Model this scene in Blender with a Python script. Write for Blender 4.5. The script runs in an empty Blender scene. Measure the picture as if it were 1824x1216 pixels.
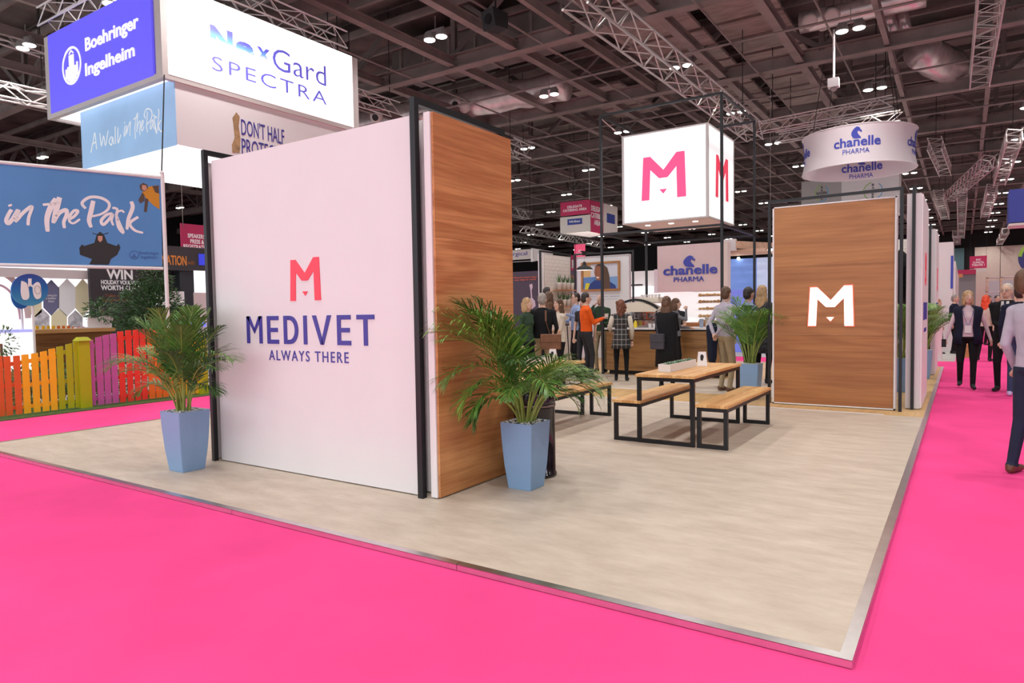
import bpy, math, random
import numpy as np
from mathutils import Vector, Matrix, noise as mnoise
random.seed(7)
S = bpy.context.scene
COL = S.collection
# ---------------------------------------------------------------- camera
CAM = Vector((0.361, -3.013, 1.45))
FWD = Vector((-0.55198976, 0.83260895, -0.04549331)).normalized()
RGT = Vector((0.83376929, 0.55187695, -0.01614328)).normalized()
UPV = RGT.cross(FWD).normalized()
FPX = 1213.65
cd = bpy.data.cameras.new('camera'); cam = bpy.data.objects.new('camera', cd); COL.objects.link(cam)
m = Matrix((RGT, UPV, -FWD)).transposed().to_4x4(); m.translation = CAM
cam.matrix_world = m
cd.sensor_width = 36; cd.lens = FPX / 1824 * 36; cd.clip_end = 400; cd.clip_start = 0.05
S.camera = cam
# ---------------------------------------------------------------- world, exposure
S.view_settings.view_transform = 'Standard'
S.view_settings.look = 'None'
S.view_settings.gamma = 1
S.view_settings.use_curve_mapping = False
S.view_settings.exposure = 0.0
w = bpy.data.worlds.new('world'); S.world = w; w.use_nodes = True
w.node_tree.nodes['Background'].inputs[0].default_value = (0.90, 0.97, 1.0, 1)
w.node_tree.nodes['Background'].inputs[1].default_value = 2.2
LAMP_W = 560.0           # power of one pendant lamp
LAMP_COL = (1.0, 0.965, 0.92)

# ---------------------------------------------------------------- helpers
def V(*a): return Vector(a[0] if len(a) == 1 else a)
def ray(px, py):
    return FWD + (px - 912) / FPX * RGT - (py - 608) / FPX * UPV
def at(px, py, X=None, Y=None, Z=None):
    d = ray(px, py)
    if X is not None: t = (X - CAM.x) / d.x
    elif Y is not None: t = (Y - CAM.y) / d.y
    else: t = (Z - CAM.z) / d.z
    return CAM + d * t
def atd(px, py, depth): return CAM + ray(px, py) * depth

def tag(o, label=None, cat=None, group=None, kind=None):
    if label: o['label'] = label
    if cat: o['category'] = cat
    if group: o['group'] = group
    if kind: o['kind'] = kind
    return o
def thing(name, label, cat, loc=(0, 0, 0), rz=0.0, group=None):
    o = bpy.data.objects.new(name, None); COL.objects.link(o)
    o.location = loc; o.rotation_euler = (0, 0, rz); o.empty_display_size = .1
    return tag(o, label, cat, group)
def copy_tree(o, parent=None):
    c = o.copy(); COL.objects.link(c)
    if parent is not None: c.parent = parent
    for ch in list(o.children): copy_tree(ch, c)
    return c

class MB:
    """collects faces, builds one mesh object"""
    def __init__(s): s.v = []; s.f = []; s.mi = []
    def add(s, vs, fs, mi=0):
        n = len(s.v); s.v += [tuple(v) for v in vs]
        s.f += [tuple(i + n for i in f) for f in fs]; s.mi += [mi] * len(fs); return s
    def box(s, x0, x1, y0, y1, z0, z1, mi=0, M=None):
        vs = [V(x, y, z) for z in (z0, z1) for y in (y0, y1) for x in (x0, x1)]
        if M is not None: vs = [M @ v for v in vs]
        return s.add(vs, [(0, 2, 3, 1), (4, 5, 7, 6), (0, 1, 5, 4), (1, 3, 7, 5), (3, 2, 6, 7), (2, 0, 4, 6)], mi)
    def bevbox(s, x0, x1, y0, y1, z0, z1, b=.005, mi=0, M=None):
        # chamfered vertical edges and top
        def ring(z, i):
            return [V(x0 + i + b, y0 + i, z), V(x1 - i - b, y0 + i, z), V(x1 - i, y0 + i + b, z), V(x1 - i, y1 - i - b, z),
                    V(x1 - i - b, y1 - i, z), V(x0 + i + b, y1 - i, z), V(x0 + i, y1 - i - b, z), V(x0 + i, y0 + i + b, z)]
        rs = [ring(z0, b), ring(z0 + b, 0), ring(z1 - b, 0), ring(z1, b)]
        return s.loft(rs, mi, M)
    def loft(s, rings, mi=0, M=None, cap=True, closed=True):
        vs = [v for r in rings for v in r]
        if M is not None: vs = [M @ V(v) for v in vs]
        n = len(rings[0]); fs = []
        for k in range(len(rings) - 1):
            for i in range(n if closed else n - 1):
                j = (i + 1) % n
                fs.append((k * n + i, k * n + j, (k + 1) * n + j, (k + 1) * n + i))
        if cap:
            fs.append(tuple(reversed(range(n)))); fs.append(tuple((len(rings) - 1) * n + i for i in range(n)))
        return s.add(vs, fs, mi)
    def bar(s, p0, p1, w, h=None, mi=0, up=(0, 0, 1)):
        h = h or w; p0 = V(p0); p1 = V(p1); d = (p1 - p0).normalized(); u = V(up)
        if abs(d.dot(u)) > .98: u = V(0, 1, 0)
        r = d.cross(u).normalized(); u = r.cross(d)
        rg = lambda p: [p - r * w / 2 - u * h / 2, p + r * w / 2 - u * h / 2, p + r * w / 2 + u * h / 2, p - r * w / 2 + u * h / 2]
        return s.loft([rg(p0), rg(p1)], mi)
    def ibeam(s, p0, p1, w, h, t=.03, mi=0):
        p0 = V(p0); p1 = V(p1); d = (p1 - p0).normalized(); r = d.cross(V(0, 0, 1)).normalized(); u = r.cross(d)
        s.bar(p0 - u * (h / 2 - t / 2), p1 - u * (h / 2 - t / 2), w, t, mi)
        s.bar(p0 + u * (h / 2 - t / 2), p1 + u * (h / 2 - t / 2), w, t, mi)
        return s.bar(p0, p1, t * .8, h - 2 * t, mi)
    def tube(s, pts, r, n=8, mi=0, cap=True):
        pts = [V(p) for p in pts]; rings = []; rr = r if isinstance(r, (list, tuple)) else [r] * len(pts)
        u = None
        for i, p in enumerate(pts):
            d = (pts[min(i + 1, len(pts) - 1)] - pts[max(i - 1, 0)]).normalized()
            if u is None: u = V(0, 0, 1) if abs(d.z) < .9 else V(0, 1, 0)
            x = d.cross(u).normalized(); u = x.cross(d).normalized()
            rings.append([p + (x * math.cos(a) + u * math.sin(a)) * rr[i] for a in [2 * math.pi * k / n for k in range(n)]])
        return s.loft(rings, mi, cap=cap)
    def lathe(s, prof, n=24, c=(0, 0, 0), mi=0, cap=True):
        c = V(c)
        rings = [[c + V(r * math.cos(2 * math.pi * k / n), r * math.sin(2 * math.pi * k / n), z) for k in range(n)] for r, z in prof]
        return s.loft(rings, mi, cap=cap)
    def ell(s, c, r, n=12, m=8, mi=0, M=None):
        c = V(c); vs = []; fs = []
        vs.append(V(0, 0, -r[2]))
        for j in range(1, m):
            a = -math.pi / 2 + math.pi * j / m
            for k in range(n):
                b = 2 * math.pi * k / n
                vs.append(V(r[0] * math.cos(a) * math.cos(b), r[1] * math.cos(a) * math.sin(b), r[2] * math.sin(a)))
        vs.append(V(0, 0, r[2]))
        if M is not None: vs = [M @ v for v in vs]
        vs = [c + v for v in vs]
        for k in range(n): fs.append((0, 1 + (k + 1) % n, 1 + k))
        for j in range(m - 2):
            for k in range(n):
                a = 1 + j * n + k; b = 1 + j * n + (k + 1) % n
                fs.append((a, b, b + n, a + n))
        t = len(vs) - 1; o = 1 + (m - 2) * n
        for k in range(n): fs.append((o + k, o + (k + 1) % n, t))
        return s.add(vs, fs, mi)
    def poly(s, pts, M, t0=0, t1=.004, mi=0):
        """extruded polygon, pts in the local xy of M, z = out"""
        area = sum(pts[i][0] * pts[(i + 1) % len(pts)][1] - pts[(i + 1) % len(pts)][0] * pts[i][1] for i in range(len(pts)))
        if area < 0: pts = pts[::-1]
        n = len(pts)
        vs = [M @ V(a, b, t0) for a, b in pts] + [M @ V(a, b, t1) for a, b in pts]
        fs = [tuple(range(n, 2 * n)), tuple(reversed(range(n)))] + [(i, (i + 1) % n, n + (i + 1) % n, n + i) for i in range(n)]
        return s.add(vs, fs, mi)
    def build(s, name, mats, parent=None, W=False, smooth=False, off=None, kind=None, label=None):
        me = bpy.data.meshes.new(name)
        vs = s.v
        if W and parent is not None:
            L = parent.matrix_basis.translation if parent.parent is None else parent.parent.matrix_basis.translation
            vs = [(v[0] - L[0], v[1] - L[1], v[2] - L[2]) for v in vs]
        me.from_pydata(vs, [], s.f)
        if not isinstance(mats, (list, tuple)): mats = [mats]
        for mm in mats: me.materials.append(mm)
        if len(mats) > 1: me.polygons.foreach_set('material_index', s.mi)
        if smooth: me.shade_smooth()
        me.update()
        o = bpy.data.objects.new(name, me); COL.objects.link(o)
        if parent is not None: o.parent = parent
        if kind: o['kind'] = kind
        if label: o['label'] = label
        return o

# ---------------------------------------------------------------- materials
def nt(name):
    m = bpy.data.materials.new(name); m.use_nodes = True; t = m.node_tree
    return m, t, t.nodes['Principled BSDF']
def c4(c): return (c[0], c[1], c[2], 1)
def srgb(r, g, b):
    f = lambda v: (v / 255 / 12.92) if v / 255 <= .04045 else ((v / 255 + .055) / 1.055) ** 2.4
    return (f(r), f(g), f(b))
MC = {}
def mat(name, col, rough=.6, metal=0, var=0, vscale=4, stretch=(1, 1, 1), bump=0, bscale=60, emit=0, ecol=None, spec=.5, alpha=1, sheen=0):
    if name in MC: return MC[name]
    m, t, b = nt(name); b.inputs['Base Color'].default_value = c4(col)
    b.inputs['Roughness'].default_value = rough; b.inputs['Metallic'].default_value = metal
    b.inputs['Specular IOR Level'].default_value = spec
    N = t.nodes; L = t.links
    tc = mp = None
    if var or bump:
        tc = N.new('ShaderNodeTexCoord'); mp = N.new('ShaderNodeMapping'); mp.inputs['Scale'].default_value = stretch
        L.new(tc.outputs['Object'], mp.inputs['Vector'])
    if var:
        n = N.new('ShaderNodeTexNoise'); n.inputs['Scale'].default_value = vscale; n.inputs['Detail'].default_value = 6
        L.new(mp.outputs[0], n.inputs['Vector'])
        r = N.new('ShaderNodeMapRange'); r.inputs['From Min'].default_value = .3; r.inputs['From Max'].default_value = .7
        L.new(n.outputs['Fac'], r.inputs['Value'])
        x = N.new('ShaderNodeMix'); x.data_type = 'RGBA'
        x.inputs['A'].default_value = c4([c * (1 - var) for c in col]); x.inputs['B'].default_value = c4([min(1, c * (1 + var)) for c in col])
        L.new(r.outputs[0], x.inputs['Factor']); L.new(x.outputs['Result'], b.inputs['Base Color'])
    if bump:
        n2 = N.new('ShaderNodeTexNoise'); n2.inputs['Scale'].default_value = bscale; n2.inputs['Detail'].default_value = 4
        L.new(mp.outputs[0], n2.inputs['Vector'])
        bp = N.new('ShaderNodeBump'); bp.inputs['Strength'].default_value = bump; bp.inputs['Distance'].default_value = .01
        L.new(n2.outputs['Fac'], bp.inputs['Height']); L.new(bp.outputs[0], b.inputs['Normal'])
    if emit:
        b.inputs['Emission Color'].default_value = c4(ecol or col); b.inputs['Emission Strength'].default_value = emit
    if alpha < 1: b.inputs['Alpha'].default_value = alpha
    if sheen: b.inputs['Sheen Weight'].default_value = sheen
    MC[name] = m; return m
def wood(name, c0, c1, axis='X', scale=1.0, rough=.5, fig=2.0, seed=0.0, fine=1.0):
    """long grained veneer: stretched noise with a cathedral figure"""
    if name in MC: return MC[name]
    m, t, b = nt(name); N = t.nodes; L = t.links
    tc = N.new('ShaderNodeTexCoord'); mp = N.new('ShaderNodeMapping')
    st = {'X': (.35, 3, 3), 'Y': (3, .35, 3), 'Z': (3, 3, .35)}[axis]
    mp.inputs['Scale'].default_value = [x * scale for x in st]; mp.inputs['Location'].default_value = (seed, seed * 1.7, seed * .6)
    L.new(tc.outputs['Object'], mp.inputs['Vector'])
    n1 = N.new('ShaderNodeTexNoise'); n1.inputs['Scale'].default_value = .9; n1.inputs['Detail'].default_value = 2; n1.inputs['Distortion'].default_value = .6
    L.new(mp.outputs[0], n1.inputs['Vector'])
    mu = N.new('ShaderNodeMath'); mu.operation = 'MULTIPLY'; mu.inputs[1].default_value = 26 * fig / 2; L.new(n1.outputs['Fac'], mu.inputs[0])
    sn = N.new('ShaderNodeMath'); sn.operation = 'SINE'; L.new(mu.outputs[0], sn.inputs[0])
    n2 = N.new('ShaderNodeTexNoise'); n2.inputs['Scale'].default_value = 14 * fine; n2.inputs['Detail'].default_value = 5
    mp2 = N.new('ShaderNodeMapping'); st2 = {'X': (.12, 3, 3), 'Y': (3, .12, 3), 'Z': (3, 3, .12)}[axis]; mp2.inputs['Scale'].default_value = [x * scale for x in st2]
    L.new(tc.outputs['Object'], mp2.inputs['Vector']); L.new(mp2.outputs[0], n2.inputs['Vector'])
    ad = N.new('ShaderNodeMath'); ad.operation = 'MULTIPLY_ADD'; ad.inputs[1].default_value = .16; ad.inputs[2].default_value = 0; L.new(sn.outputs[0], ad.inputs[0])
    a2 = N.new('ShaderNodeMath'); a2.operation = 'ADD'; L.new(ad.outputs[0], a2.inputs[0]); L.new(n2.outputs['Fac'], a2.inputs[1])
    r = N.new('ShaderNodeMapRange'); r.inputs['From Min'].default_value = .25; r.inputs['From Max'].default_value = .8; L.new(a2.outputs[0], r.inputs['Value'])
    x = N.new('ShaderNodeMix'); x.data_type = 'RGBA'; x.inputs['A'].default_value = c4(c0); x.inputs['B'].default_value = c4(c1)
    L.new(r.outputs[0], x.inputs['Factor']); L.new(x.outputs['Result'], b.inputs['Base Color'])
    b.inputs['Roughness'].default_value = rough
    bp = N.new('ShaderNodeBump'); bp.inputs['Strength'].default_value = .08; bp.inputs['Distance'].default_value = .003
    L.new(a2.outputs[0], bp.inputs['Height']); L.new(bp.outputs[0], b.inputs['Normal'])
    MC[name] = m; return m
def staves(name, c0, c1, axis='Y', width=.045, length=.5):
    """butcher block of glued oak staves"""
    m, t, b = nt(name); N = t.nodes; L = t.links
    tc = N.new('ShaderNodeTexCoord'); mp = N.new('ShaderNodeMapping')
    if axis == 'Y': mp.inputs['Rotation'].default_value = (0, 0, math.pi / 2)
    L.new(tc.outputs['Object'], mp.inputs['Vector'])
    br = N.new('ShaderNodeTexBrick'); br.inputs['Scale'].default_value = 1; br.inputs['Brick Width'].default_value = length; br.inputs['Row Height'].default_value = width
    br.inputs['Mortar Size'].default_value = .0008; br.inputs['Color1'].default_value = c4(c0); br.inputs['Color2'].default_value = c4(c1)
    br.inputs['Mortar'].default_value = c4([c * .5 for c in c0]); br.inputs['Bias'].default_value = 0
    L.new(mp.outputs[0], br.inputs['Vector'])
    n = N.new('ShaderNodeTexNoise'); n.inputs['Scale'].default_value = 8; n.inputs['Detail'].default_value = 6
    mp2 = N.new('ShaderNodeMapping'); mp2.inputs['Scale'].default_value = (8, .8, 8) if axis == 'Y' else (.8, 8, 8)
    L.new(tc.outputs['Object'], mp2.inputs['Vector']); L.new(mp2.outputs[0], n.inputs['Vector'])
    x = N.new('ShaderNodeMix'); x.data_type = 'RGBA'; x.blend_type = 'MULTIPLY'; x.inputs['Factor'].default_value = .5
    L.new(br.outputs['Color'], x.inputs['A']); L.new(n.outputs['Fac'], x.inputs['B']); 
    g = N.new('ShaderNodeMix'); g.data_type = 'RGBA'; g.blend_type = 'MULTIPLY'; g.inputs['Factor'].default_value = 1; g.inputs['B'].default_value = (1.3, 1.3, 1.3, 1)
    L.new(x.outputs['Result'], g.inputs['A']); L.new(g.outputs['Result'], b.inputs['Base Color'])
    b.inputs['Roughness'].default_value = .42
    MC[name] = m; return m

M_white = mat('white_laminate', (.72, .68, .70), .45, var=.015, vscale=2)
M_white2 = mat('white_paint', (.78, .74, .75), .5)
M_black = mat('black_steel', (.012, .011, .014), .42, metal=.2, bump=.05)
M_blackm = mat('black_matt', (.01, .01, .012), .7)
M_pink = mat('carpet_pink', (.84, .070, .27), .95, var=.10, vscale=.9, bump=.25, bscale=420, spec=.08)
M_pinklogo = mat('logo_red', srgb(238, 66, 88), .5)
M_navy = mat('logo_navy', srgb(62, 56, 148), .5)
M_blue = mat('logo_blue', srgb(62, 72, 178), .5)
M_alu = mat('aluminium', (.72, .70, .70), .28, metal=1, var=.06, vscale=9)
M_trussm = mat('truss_metal', (.62, .58, .57), .4, metal=.7)
M_steel = mat('painted_steel', (.215, .17, .16), .6, metal=.1, var=.2, vscale=1.5)
M_steel2 = mat('painted_steel_dark', (.13, .105, .10), .6, var=.25, vscale=1.5)
M_text_w = mat('lettering_white', (.85, .84, .85), .5)
M_text_lit = mat('lettering_lit', (.9, .9, .92), .5, emit=.55, ecol=(1, 1, 1))
M_potblue = mat('pot_blue', srgb(126, 158, 196), .45, bump=.05, bscale=200)
M_glowwhite = mat('lightbox_white', (.85, .85, .87), .5, emit=.62, ecol=(.97, .98, 1))
# mottled vinyl floor
def vinyl():
    m, t, b = nt('vinyl_stone'); N = t.nodes; L = t.links
    tc = N.new('ShaderNodeTexCoord'); mp = N.new('ShaderNodeMapping'); mp.inputs['Scale'].default_value = (1.0, 2.6, 1); mp.inputs['Rotation'].default_value = (0, 0, 0.35)
    L.new(tc.outputs['Object'], mp.inputs['Vector'])
    n = N.new('ShaderNodeTexNoise'); n.inputs['Scale'].default_value = 2.6; n.inputs['Detail'].default_value = 9; n.inputs['Roughness'].default_value = .68; L.new(mp.outputs[0], n.inputs['Vector'])
    r = N.new('ShaderNodeValToRGB'); e = r.color_ramp.elements; e[0].position = .3; e[1].position = .72
    e[0].color = c4((.46, .37, .295)); e[1].color = c4((.64, .545, .455)); L.new(n.outputs['Fac'], r.inputs[0])
    L.new(r.outputs[0], b.inputs['Base Color']); b.inputs['Roughness'].default_value = .5
    return m
M_vinyl = vinyl()
M_veneerX = wood('veneer_x', srgb(156, 102, 60), srgb(180, 124, 76), 'X', 1.0, .5)
M_veneerX2 = wood('veneer_x2', srgb(150, 96, 56), srgb(174, 118, 72), 'X', 1.0, .5, 3.0, 5.3)
M_veneerX3 = wood('veneer_x3', srgb(148, 92, 52), srgb(174, 116, 68), 'X', 1.0, .5, 2.4, 9.1)
M_veneerY = wood('veneer_y', srgb(178, 114, 66), srgb(214, 154, 98), 'Y', 1.0, .5, 1.4)
M_veneerY2 = wood('veneer_y2', srgb(176, 112, 66), srgb(214, 154, 100), 'Y', 1.2, .5, 3.4, 3.3)
M_veneerY3 = wood('veneer_y3', srgb(172, 110, 64), srgb(210, 150, 96), 'Y', 1.0, .5, 2.2, 7.7)
M_counterw = wood('counter_wood', srgb(122, 80, 40), srgb(170, 122, 70), 'X', 1.0, .5, 2.0, 2.2)
M_floorwood = wood('floor_wood', srgb(186, 146, 94), srgb(214, 176, 122), 'Y', 1.5, .45, 1.2, 4.0)
M_oak = staves('oak_staves', srgb(206, 150, 92), srgb(232, 186, 126))
M_oakedge = wood('oak_edge', srgb(170, 112, 66), srgb(206, 150, 98), 'Y', 2, .5)

# ---------------------------------------------------------------- flat prints on planes
class Plane:
    def __init__(s, o, r, u=(0, 0, 1)):
        s.o = V(o); s.r = V(r).normalized(); s.u = V(u).normalized(); s.n = s.r.cross(s.u)
        s.M = Matrix((s.r, s.u, s.n)).transposed().to_4x4(); s.M.translation = s.o
    def px(s, x, y):
        d = ray(x, y); t = (s.o - CAM).dot(s.n) / d.dot(s.n); p = CAM + d * t - s.o
        return (p.dot(s.r), p.dot(s.u))
def PY(y): return Plane((0, y, 0), (1, 0, 0))         # faces -Y
def PX(x): return Plane((x, 0, 0), (0, 1, 0))         # faces +X
TC = {}
def text_mesh(body, off=0.0, shear=0.0, spacing=1.0):
    k = (body, off, shear, spacing)
    if k in TC: return TC[k]
    cu = bpy.data.curves.new('txt', 'FONT'); cu.body = body; cu.offset = off; cu.shear = shear; cu.space_character = spacing
    cu.size = 1; cu.align_x = 'CENTER'; cu.resolution_u = 3; cu.space_line = .95
    ob = bpy.data.objects.new('txt', cu); COL.objects.link(ob)
    dg = bpy.context.evaluated_depsgraph_get(); dg.update()
    me = bpy.data.meshes.new_from_object(ob.evaluated_get(dg))
    vs = [v.co.copy() for v in me.vertices]; fs = [tuple(p.vertices) for p in me.polygons]
    bpy.data.objects.remove(ob); bpy.data.meshes.remove(me)
    x0 = min(v.x for v in vs); x1 = max(v.x for v in vs); y0 = min(v.y for v in vs); y1 = max(v.y for v in vs)
    vs = [((v.x - x0) / (x1 - x0), (v.y - y0) / (y1 - y0)) for v in vs]
    # orientation
    out = []
    for f in fs:
        a = sum(vs[f[i]][0] * vs[f[(i + 1) % len(f)]][1] - vs[f[(i + 1) % len(f)]][0] * vs[f[i]][1] for i in range(len(f)))
        out.append(f if a > 0 else f[::-1])
    TC[k] = (vs, out); return TC[k]
def text(mb, body, pl, a0, b0, a1, b1, t=.004, off=0.0, shear=0.0, spacing=1.0, mi=0):
    vs, fs = text_mesh(body, off, shear, spacing)
    P = [pl.M @ V(a0 + x * (a1 - a0), b0 + y * (b1 - b0), t) for x, y in vs]
    n = len(P); edges = {}
    for f in fs:
        for i in range(len(f)):
            e = (f[i], f[(i + 1) % len(f)]); edges[e] = 1
    B = [pl.M @ V(a0 + x * (a1 - a0), b0 + y * (b1 - b0), 0) for x, y in vs]
    sides = [(b, a, a + n, b + n) for (a, b) in edges if (b, a) not in edges]
    mb.add(P + B, list(fs) + sides, mi); return mb
def text_px(mb, body, pl, bl, tr, **k):
    a0, b0 = pl.px(*bl); a1, b1 = pl.px(*tr); return text(mb, body, pl, a0, b0, a1, b1, **k)
def prect(mb, pl, p0, p1, t0=0, t1=.004, mi=0):
    a0, b0 = pl.px(*p0); a1, b1 = pl.px(*p1)
    return mb.poly([(a0, b0), (a1, b0), (a1, b1), (a0, b1)], pl.M, t0, t1, mi)
def ppoly(mb, pl, pts, t0=0, t1=.004, mi=0):
    return mb.poly([pl.px(*p) for p in pts], pl.M, t0, t1, mi)
def ribbon(mb, pl, pts, w, t0=0, t1=.004, mi=0):
    """flat brush stroke through local 2-D points, width list"""
    n = len(pts); ws = w if isinstance(w, (list, tuple)) else [w] * n
    L, R_ = [], []
    for i in range(n):
        a = V(*pts[max(i - 1, 0)]); b = V(*pts[min(i + 1, n - 1)]); d = (b - a).normalized(); q = V(-d.y, d.x); p = V(*pts[i])
        L.append(p + q * ws[i] / 2); R_.append(p - q * ws[i] / 2)
    for i in range(n - 1):
        mb.poly([tuple(R_[i]), tuple(R_[i + 1]), tuple(L[i + 1]), tuple(L[i])], pl.M, t0, t1 + .0006 * (i % 3), mi)
    return mb
def spline(pts, k=5):
    out = []
    for i in range(len(pts) - 1):
        p0 = V(*pts[max(i - 1, 0)]); p1 = V(*pts[i]); p2 = V(*pts[i + 1]); p3 = V(*pts[min(i + 2, len(pts) - 1)])
        for j in range(k):
            t = j / k
            out.append(tuple(.5 * ((2 * p1) + (-p0 + p2) * t + (2 * p0 - 5 * p1 + 4 * p2 - p3) * t * t + (-p0 + 3 * p1 - 3 * p2 + p3) * t ** 3)))
    out.append(tuple(pts[-1])); return out
LOGO_M = [(222, 720), (232, 523), (268, 523), (335, 590), (400, 518), (440, 518), (447, 720), (403, 720), (400, 580), (355, 625), (312, 625), (268, 583), (262, 720)]
LOGO_T = [(314, 676), (352, 676), (334, 697)]
def logo(mb, pl, a0, b0, a1, b1, t0=0, t1=.01, mi=0):
    f = lambda p: (a0 + (p[0] - 222) / 225 * (a1 - a0), b0 + (720 - p[1]) / 202 * (b1 - b0))
    # split the M in convex pieces so it triangulates cleanly
    mb.poly([f(p) for p in LOGO_M], pl.M, t0, t1, mi); mb.poly([f(p) for p in LOGO_T], pl.M, t0, t1, mi); return mb
HORSE = [(.42, .0), (.95, .0), (.86, .16), (.70, .32), (.60, .50), (.62, .62), (.72, .66), (.86, .56), (.97, .52), (1.0, .60), (.97, .68), (.86, .76), (.80, .90), (.68, .97), (.56, 1.0),
         (.44, .97), (.40, .92), (.30, .90), (.26, .82), (.16, .78), (.14, .68), (.05, .63), (.06, .54), (0, .47), (.04, .38), (.01, .30), (.09, .24), (.14, .10)]
def chanelle(parent, pl, a0, b0, a1, b1, m, tk=.02, W=True):
    """horse head over the word over the small word, in a box"""
    h = b1 - b0; w_ = a1 - a0
    mb = MB()
    x0 = a0 + w_ * .38; x1 = a0 + w_ * .60
    mb.poly([(x0 + (x1 - x0) * x, b0 + h * .56 + h * .44 * y) for x, y in HORSE], pl.M, 0, tk)
    mb.build('seahorse_emblem', m, parent, W=W)
    mb = MB(); text(mb, 'chanelle', pl, a0, b0 + h * .27, a1, b0 + h * .64, t=tk, off=.022); mb.build('lettering', m, parent, W=W)
    mb = MB(); text(mb, 'PHARMA', pl, a0 + w_ * .2, b0, a0 + w_ * .76, b0 + h * .19, t=tk, off=0.0); mb.build('lettering', m, parent, W=W)
# ================================================================ hall shell
GZ = -0.035                                   # carpet level; the stand platform top is z = 0
mb = MB(); mb.box(-62, 32, -22, 90, GZ - .2, GZ)
tag(mb.build('floor', M_pink), 'bright pink exhibition carpet covering the hall floor', kind='structure')
M_deck = mat('roof_deck', (.12, .092, .085), .8, var=.55, vscale=.7, bump=.3, bscale=6)
M_cream = mat('wall_cream', (.62, .52, .45), .8, var=.04)
M_drape = mat('black_drape', (.012, .011, .012), .9, bump=.3, bscale=8)
ceiling = MB().box(-62, 32, -22, 90, 11.6, 11.8).build('ceiling', M_deck)
tag(ceiling, 'dark steel roof of the exhibition hall with girders and decking', kind='structure')
# far wall with cream panels
wall = tag(MB().box(-62, 32, 88.2, 88.6, GZ, 11.6).build('wall_back', M_drape), 'far end wall of the hall with cream panels and a dark drape', kind='structure')
x = -22.0
while x < 20:
    if not (-2.6 < x + 1.2 < 1.0):
        MB().box(x + .02, x + 2.3, 88.0, 88.2, GZ, 7.55).build('wall_panel', M_cream, wall)
    x += 2.33
MB().box(-1.35, .35, 87.9, 88.15, GZ, 7.55).build('wall_stripe', mat('teal_drape', srgb(84, 116, 122), .8), wall, label='teal vertical stripe')
tag(MB().box(-61.6, -61.2, -22, 90, GZ, 11.6).build('wall_left', M_drape), 'black draped side wall far to the left', kind='structure')
tag(MB().box(-62, -12, 61, 61.3, GZ, 7.6).build('wall_rear', M_drape), 'black drape closing off the middle of the hall', kind='structure')
tag(MB().box(31.2, 31.6, -22, 90, GZ, 11.6).build('wall_right', M_cream), 'pale side wall to the right', kind='structure')

# ---- steelwork of the roof: parts of the ceiling
XB = [-40, -34, -28, -24, -21.2, -18.6, -16.1, -13, -10.7, -8.8, -6.4, -4, -1.6, 1.0, 3.6, 6.5, 10, 16]
YB = [8.0, 14.15, 20.3, 26.4, 32.6, 38.8, 45, 51.2, 57.4, 63.6, 69.8, 76, 82]
for y in YB:
    MB().ibeam((-60, y, 9.2), (31, y, 9.2), .34, .44).build('girder', M_steel, ceiling)
    if y < 60:
        MB().ibeam((-60, y, 11.3), (31, y, 11.3), .25, .3).build('girder', M_steel2, ceiling)
for xx in XB:
    w_ = .24 if xx in (-4, -13, -16.1, -10.7, 3.6, -6.4) else .14
    o = MB().ibeam((xx, -10, 9.18), (xx, 88, 9.18), w_, .26).build('cross_beam', M_steel, ceiling)
# web members of the girders: one of each kind, then copies
vert = MB().ibeam((0, 0, 9.4), (0, 0.001, 11.2), .16, .16).build('web_post', M_steel2, ceiling)
dia = MB().bar((0, 0, 9.4), (2.4, 0, 11.2), .15, .15).build('web_brace', M_steel2, ceiling)
dib = MB().bar((0, 0, 9.4), (-2.4, 0, 11.2), .15, .15).build('web_brace', M_steel2, ceiling)
first = True
vert.location = (-13, 14.15, 0); dia.location = (-13, 14.15, 0); dib.location = (-10.6, 14.15, 0)
n = 0
for y in YB[:7]:
    for k in range(-8, 6):
        xx = -13 + 4.8 * k
        if (y, k) == (14.15, 0): continue
        for src, dx in ((vert, 0), (dia, 0), (dib, 0)):
            c = src.copy(); COL.objects.link(c); c.location = (xx + dx, y, 0)
            n += 1
# purlins below the deck
prl = MB().bar((-60, 0, 10.9), (31, 0, 10.9), .12, .2).build('purlin', M_steel, ceiling)
prl.location = (0, 3, 0)
for i in range(1, 36):
    c = prl.copy(); COL.objects.link(c); c.location = (0, 3 + 1.55 * i, 0)
# soffit panels over the right half, paler than the deck
M_soff = mat('soffit_panel', (.30, .235, .215), .85, var=.28, vscale=1.6, stretch=(1, 3, 1))
for (xa, xb) in ((-9.2, -6.6), (-6.2, -4.2), (-13, -10.9)):
    for i in range(0, 13):
        y = 12.4 + 1.55 * i
        if xb == -10.9 and i not in (6, 7, 8, 12): continue
        if abs(y - 14.15) < .8: pass
        MB().box(xa, xb, y + .08, y + 1.4, 10.2, 10.3).build('soffit_panel', M_soff, ceiling)
# thin conduits
for i, (xx, z) in enumerate(((-9.7, 9.0), (-5.2, 8.9), (-14.6, 9.0), (-2.8, 9.0), (-7.6, 8.9))):
    MB().tube([(xx, 4, z), (xx, 60, z)], .03, 6).build('conduit', M_steel, ceiling)
for i, y in enumerate((17.0, 22.8, 29, 35.4, 41.5)):
    MB().tube([(-30, y, 8.95), (20, y, 8.95)], .035, 6).build('conduit', M_steel, ceiling)

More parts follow.
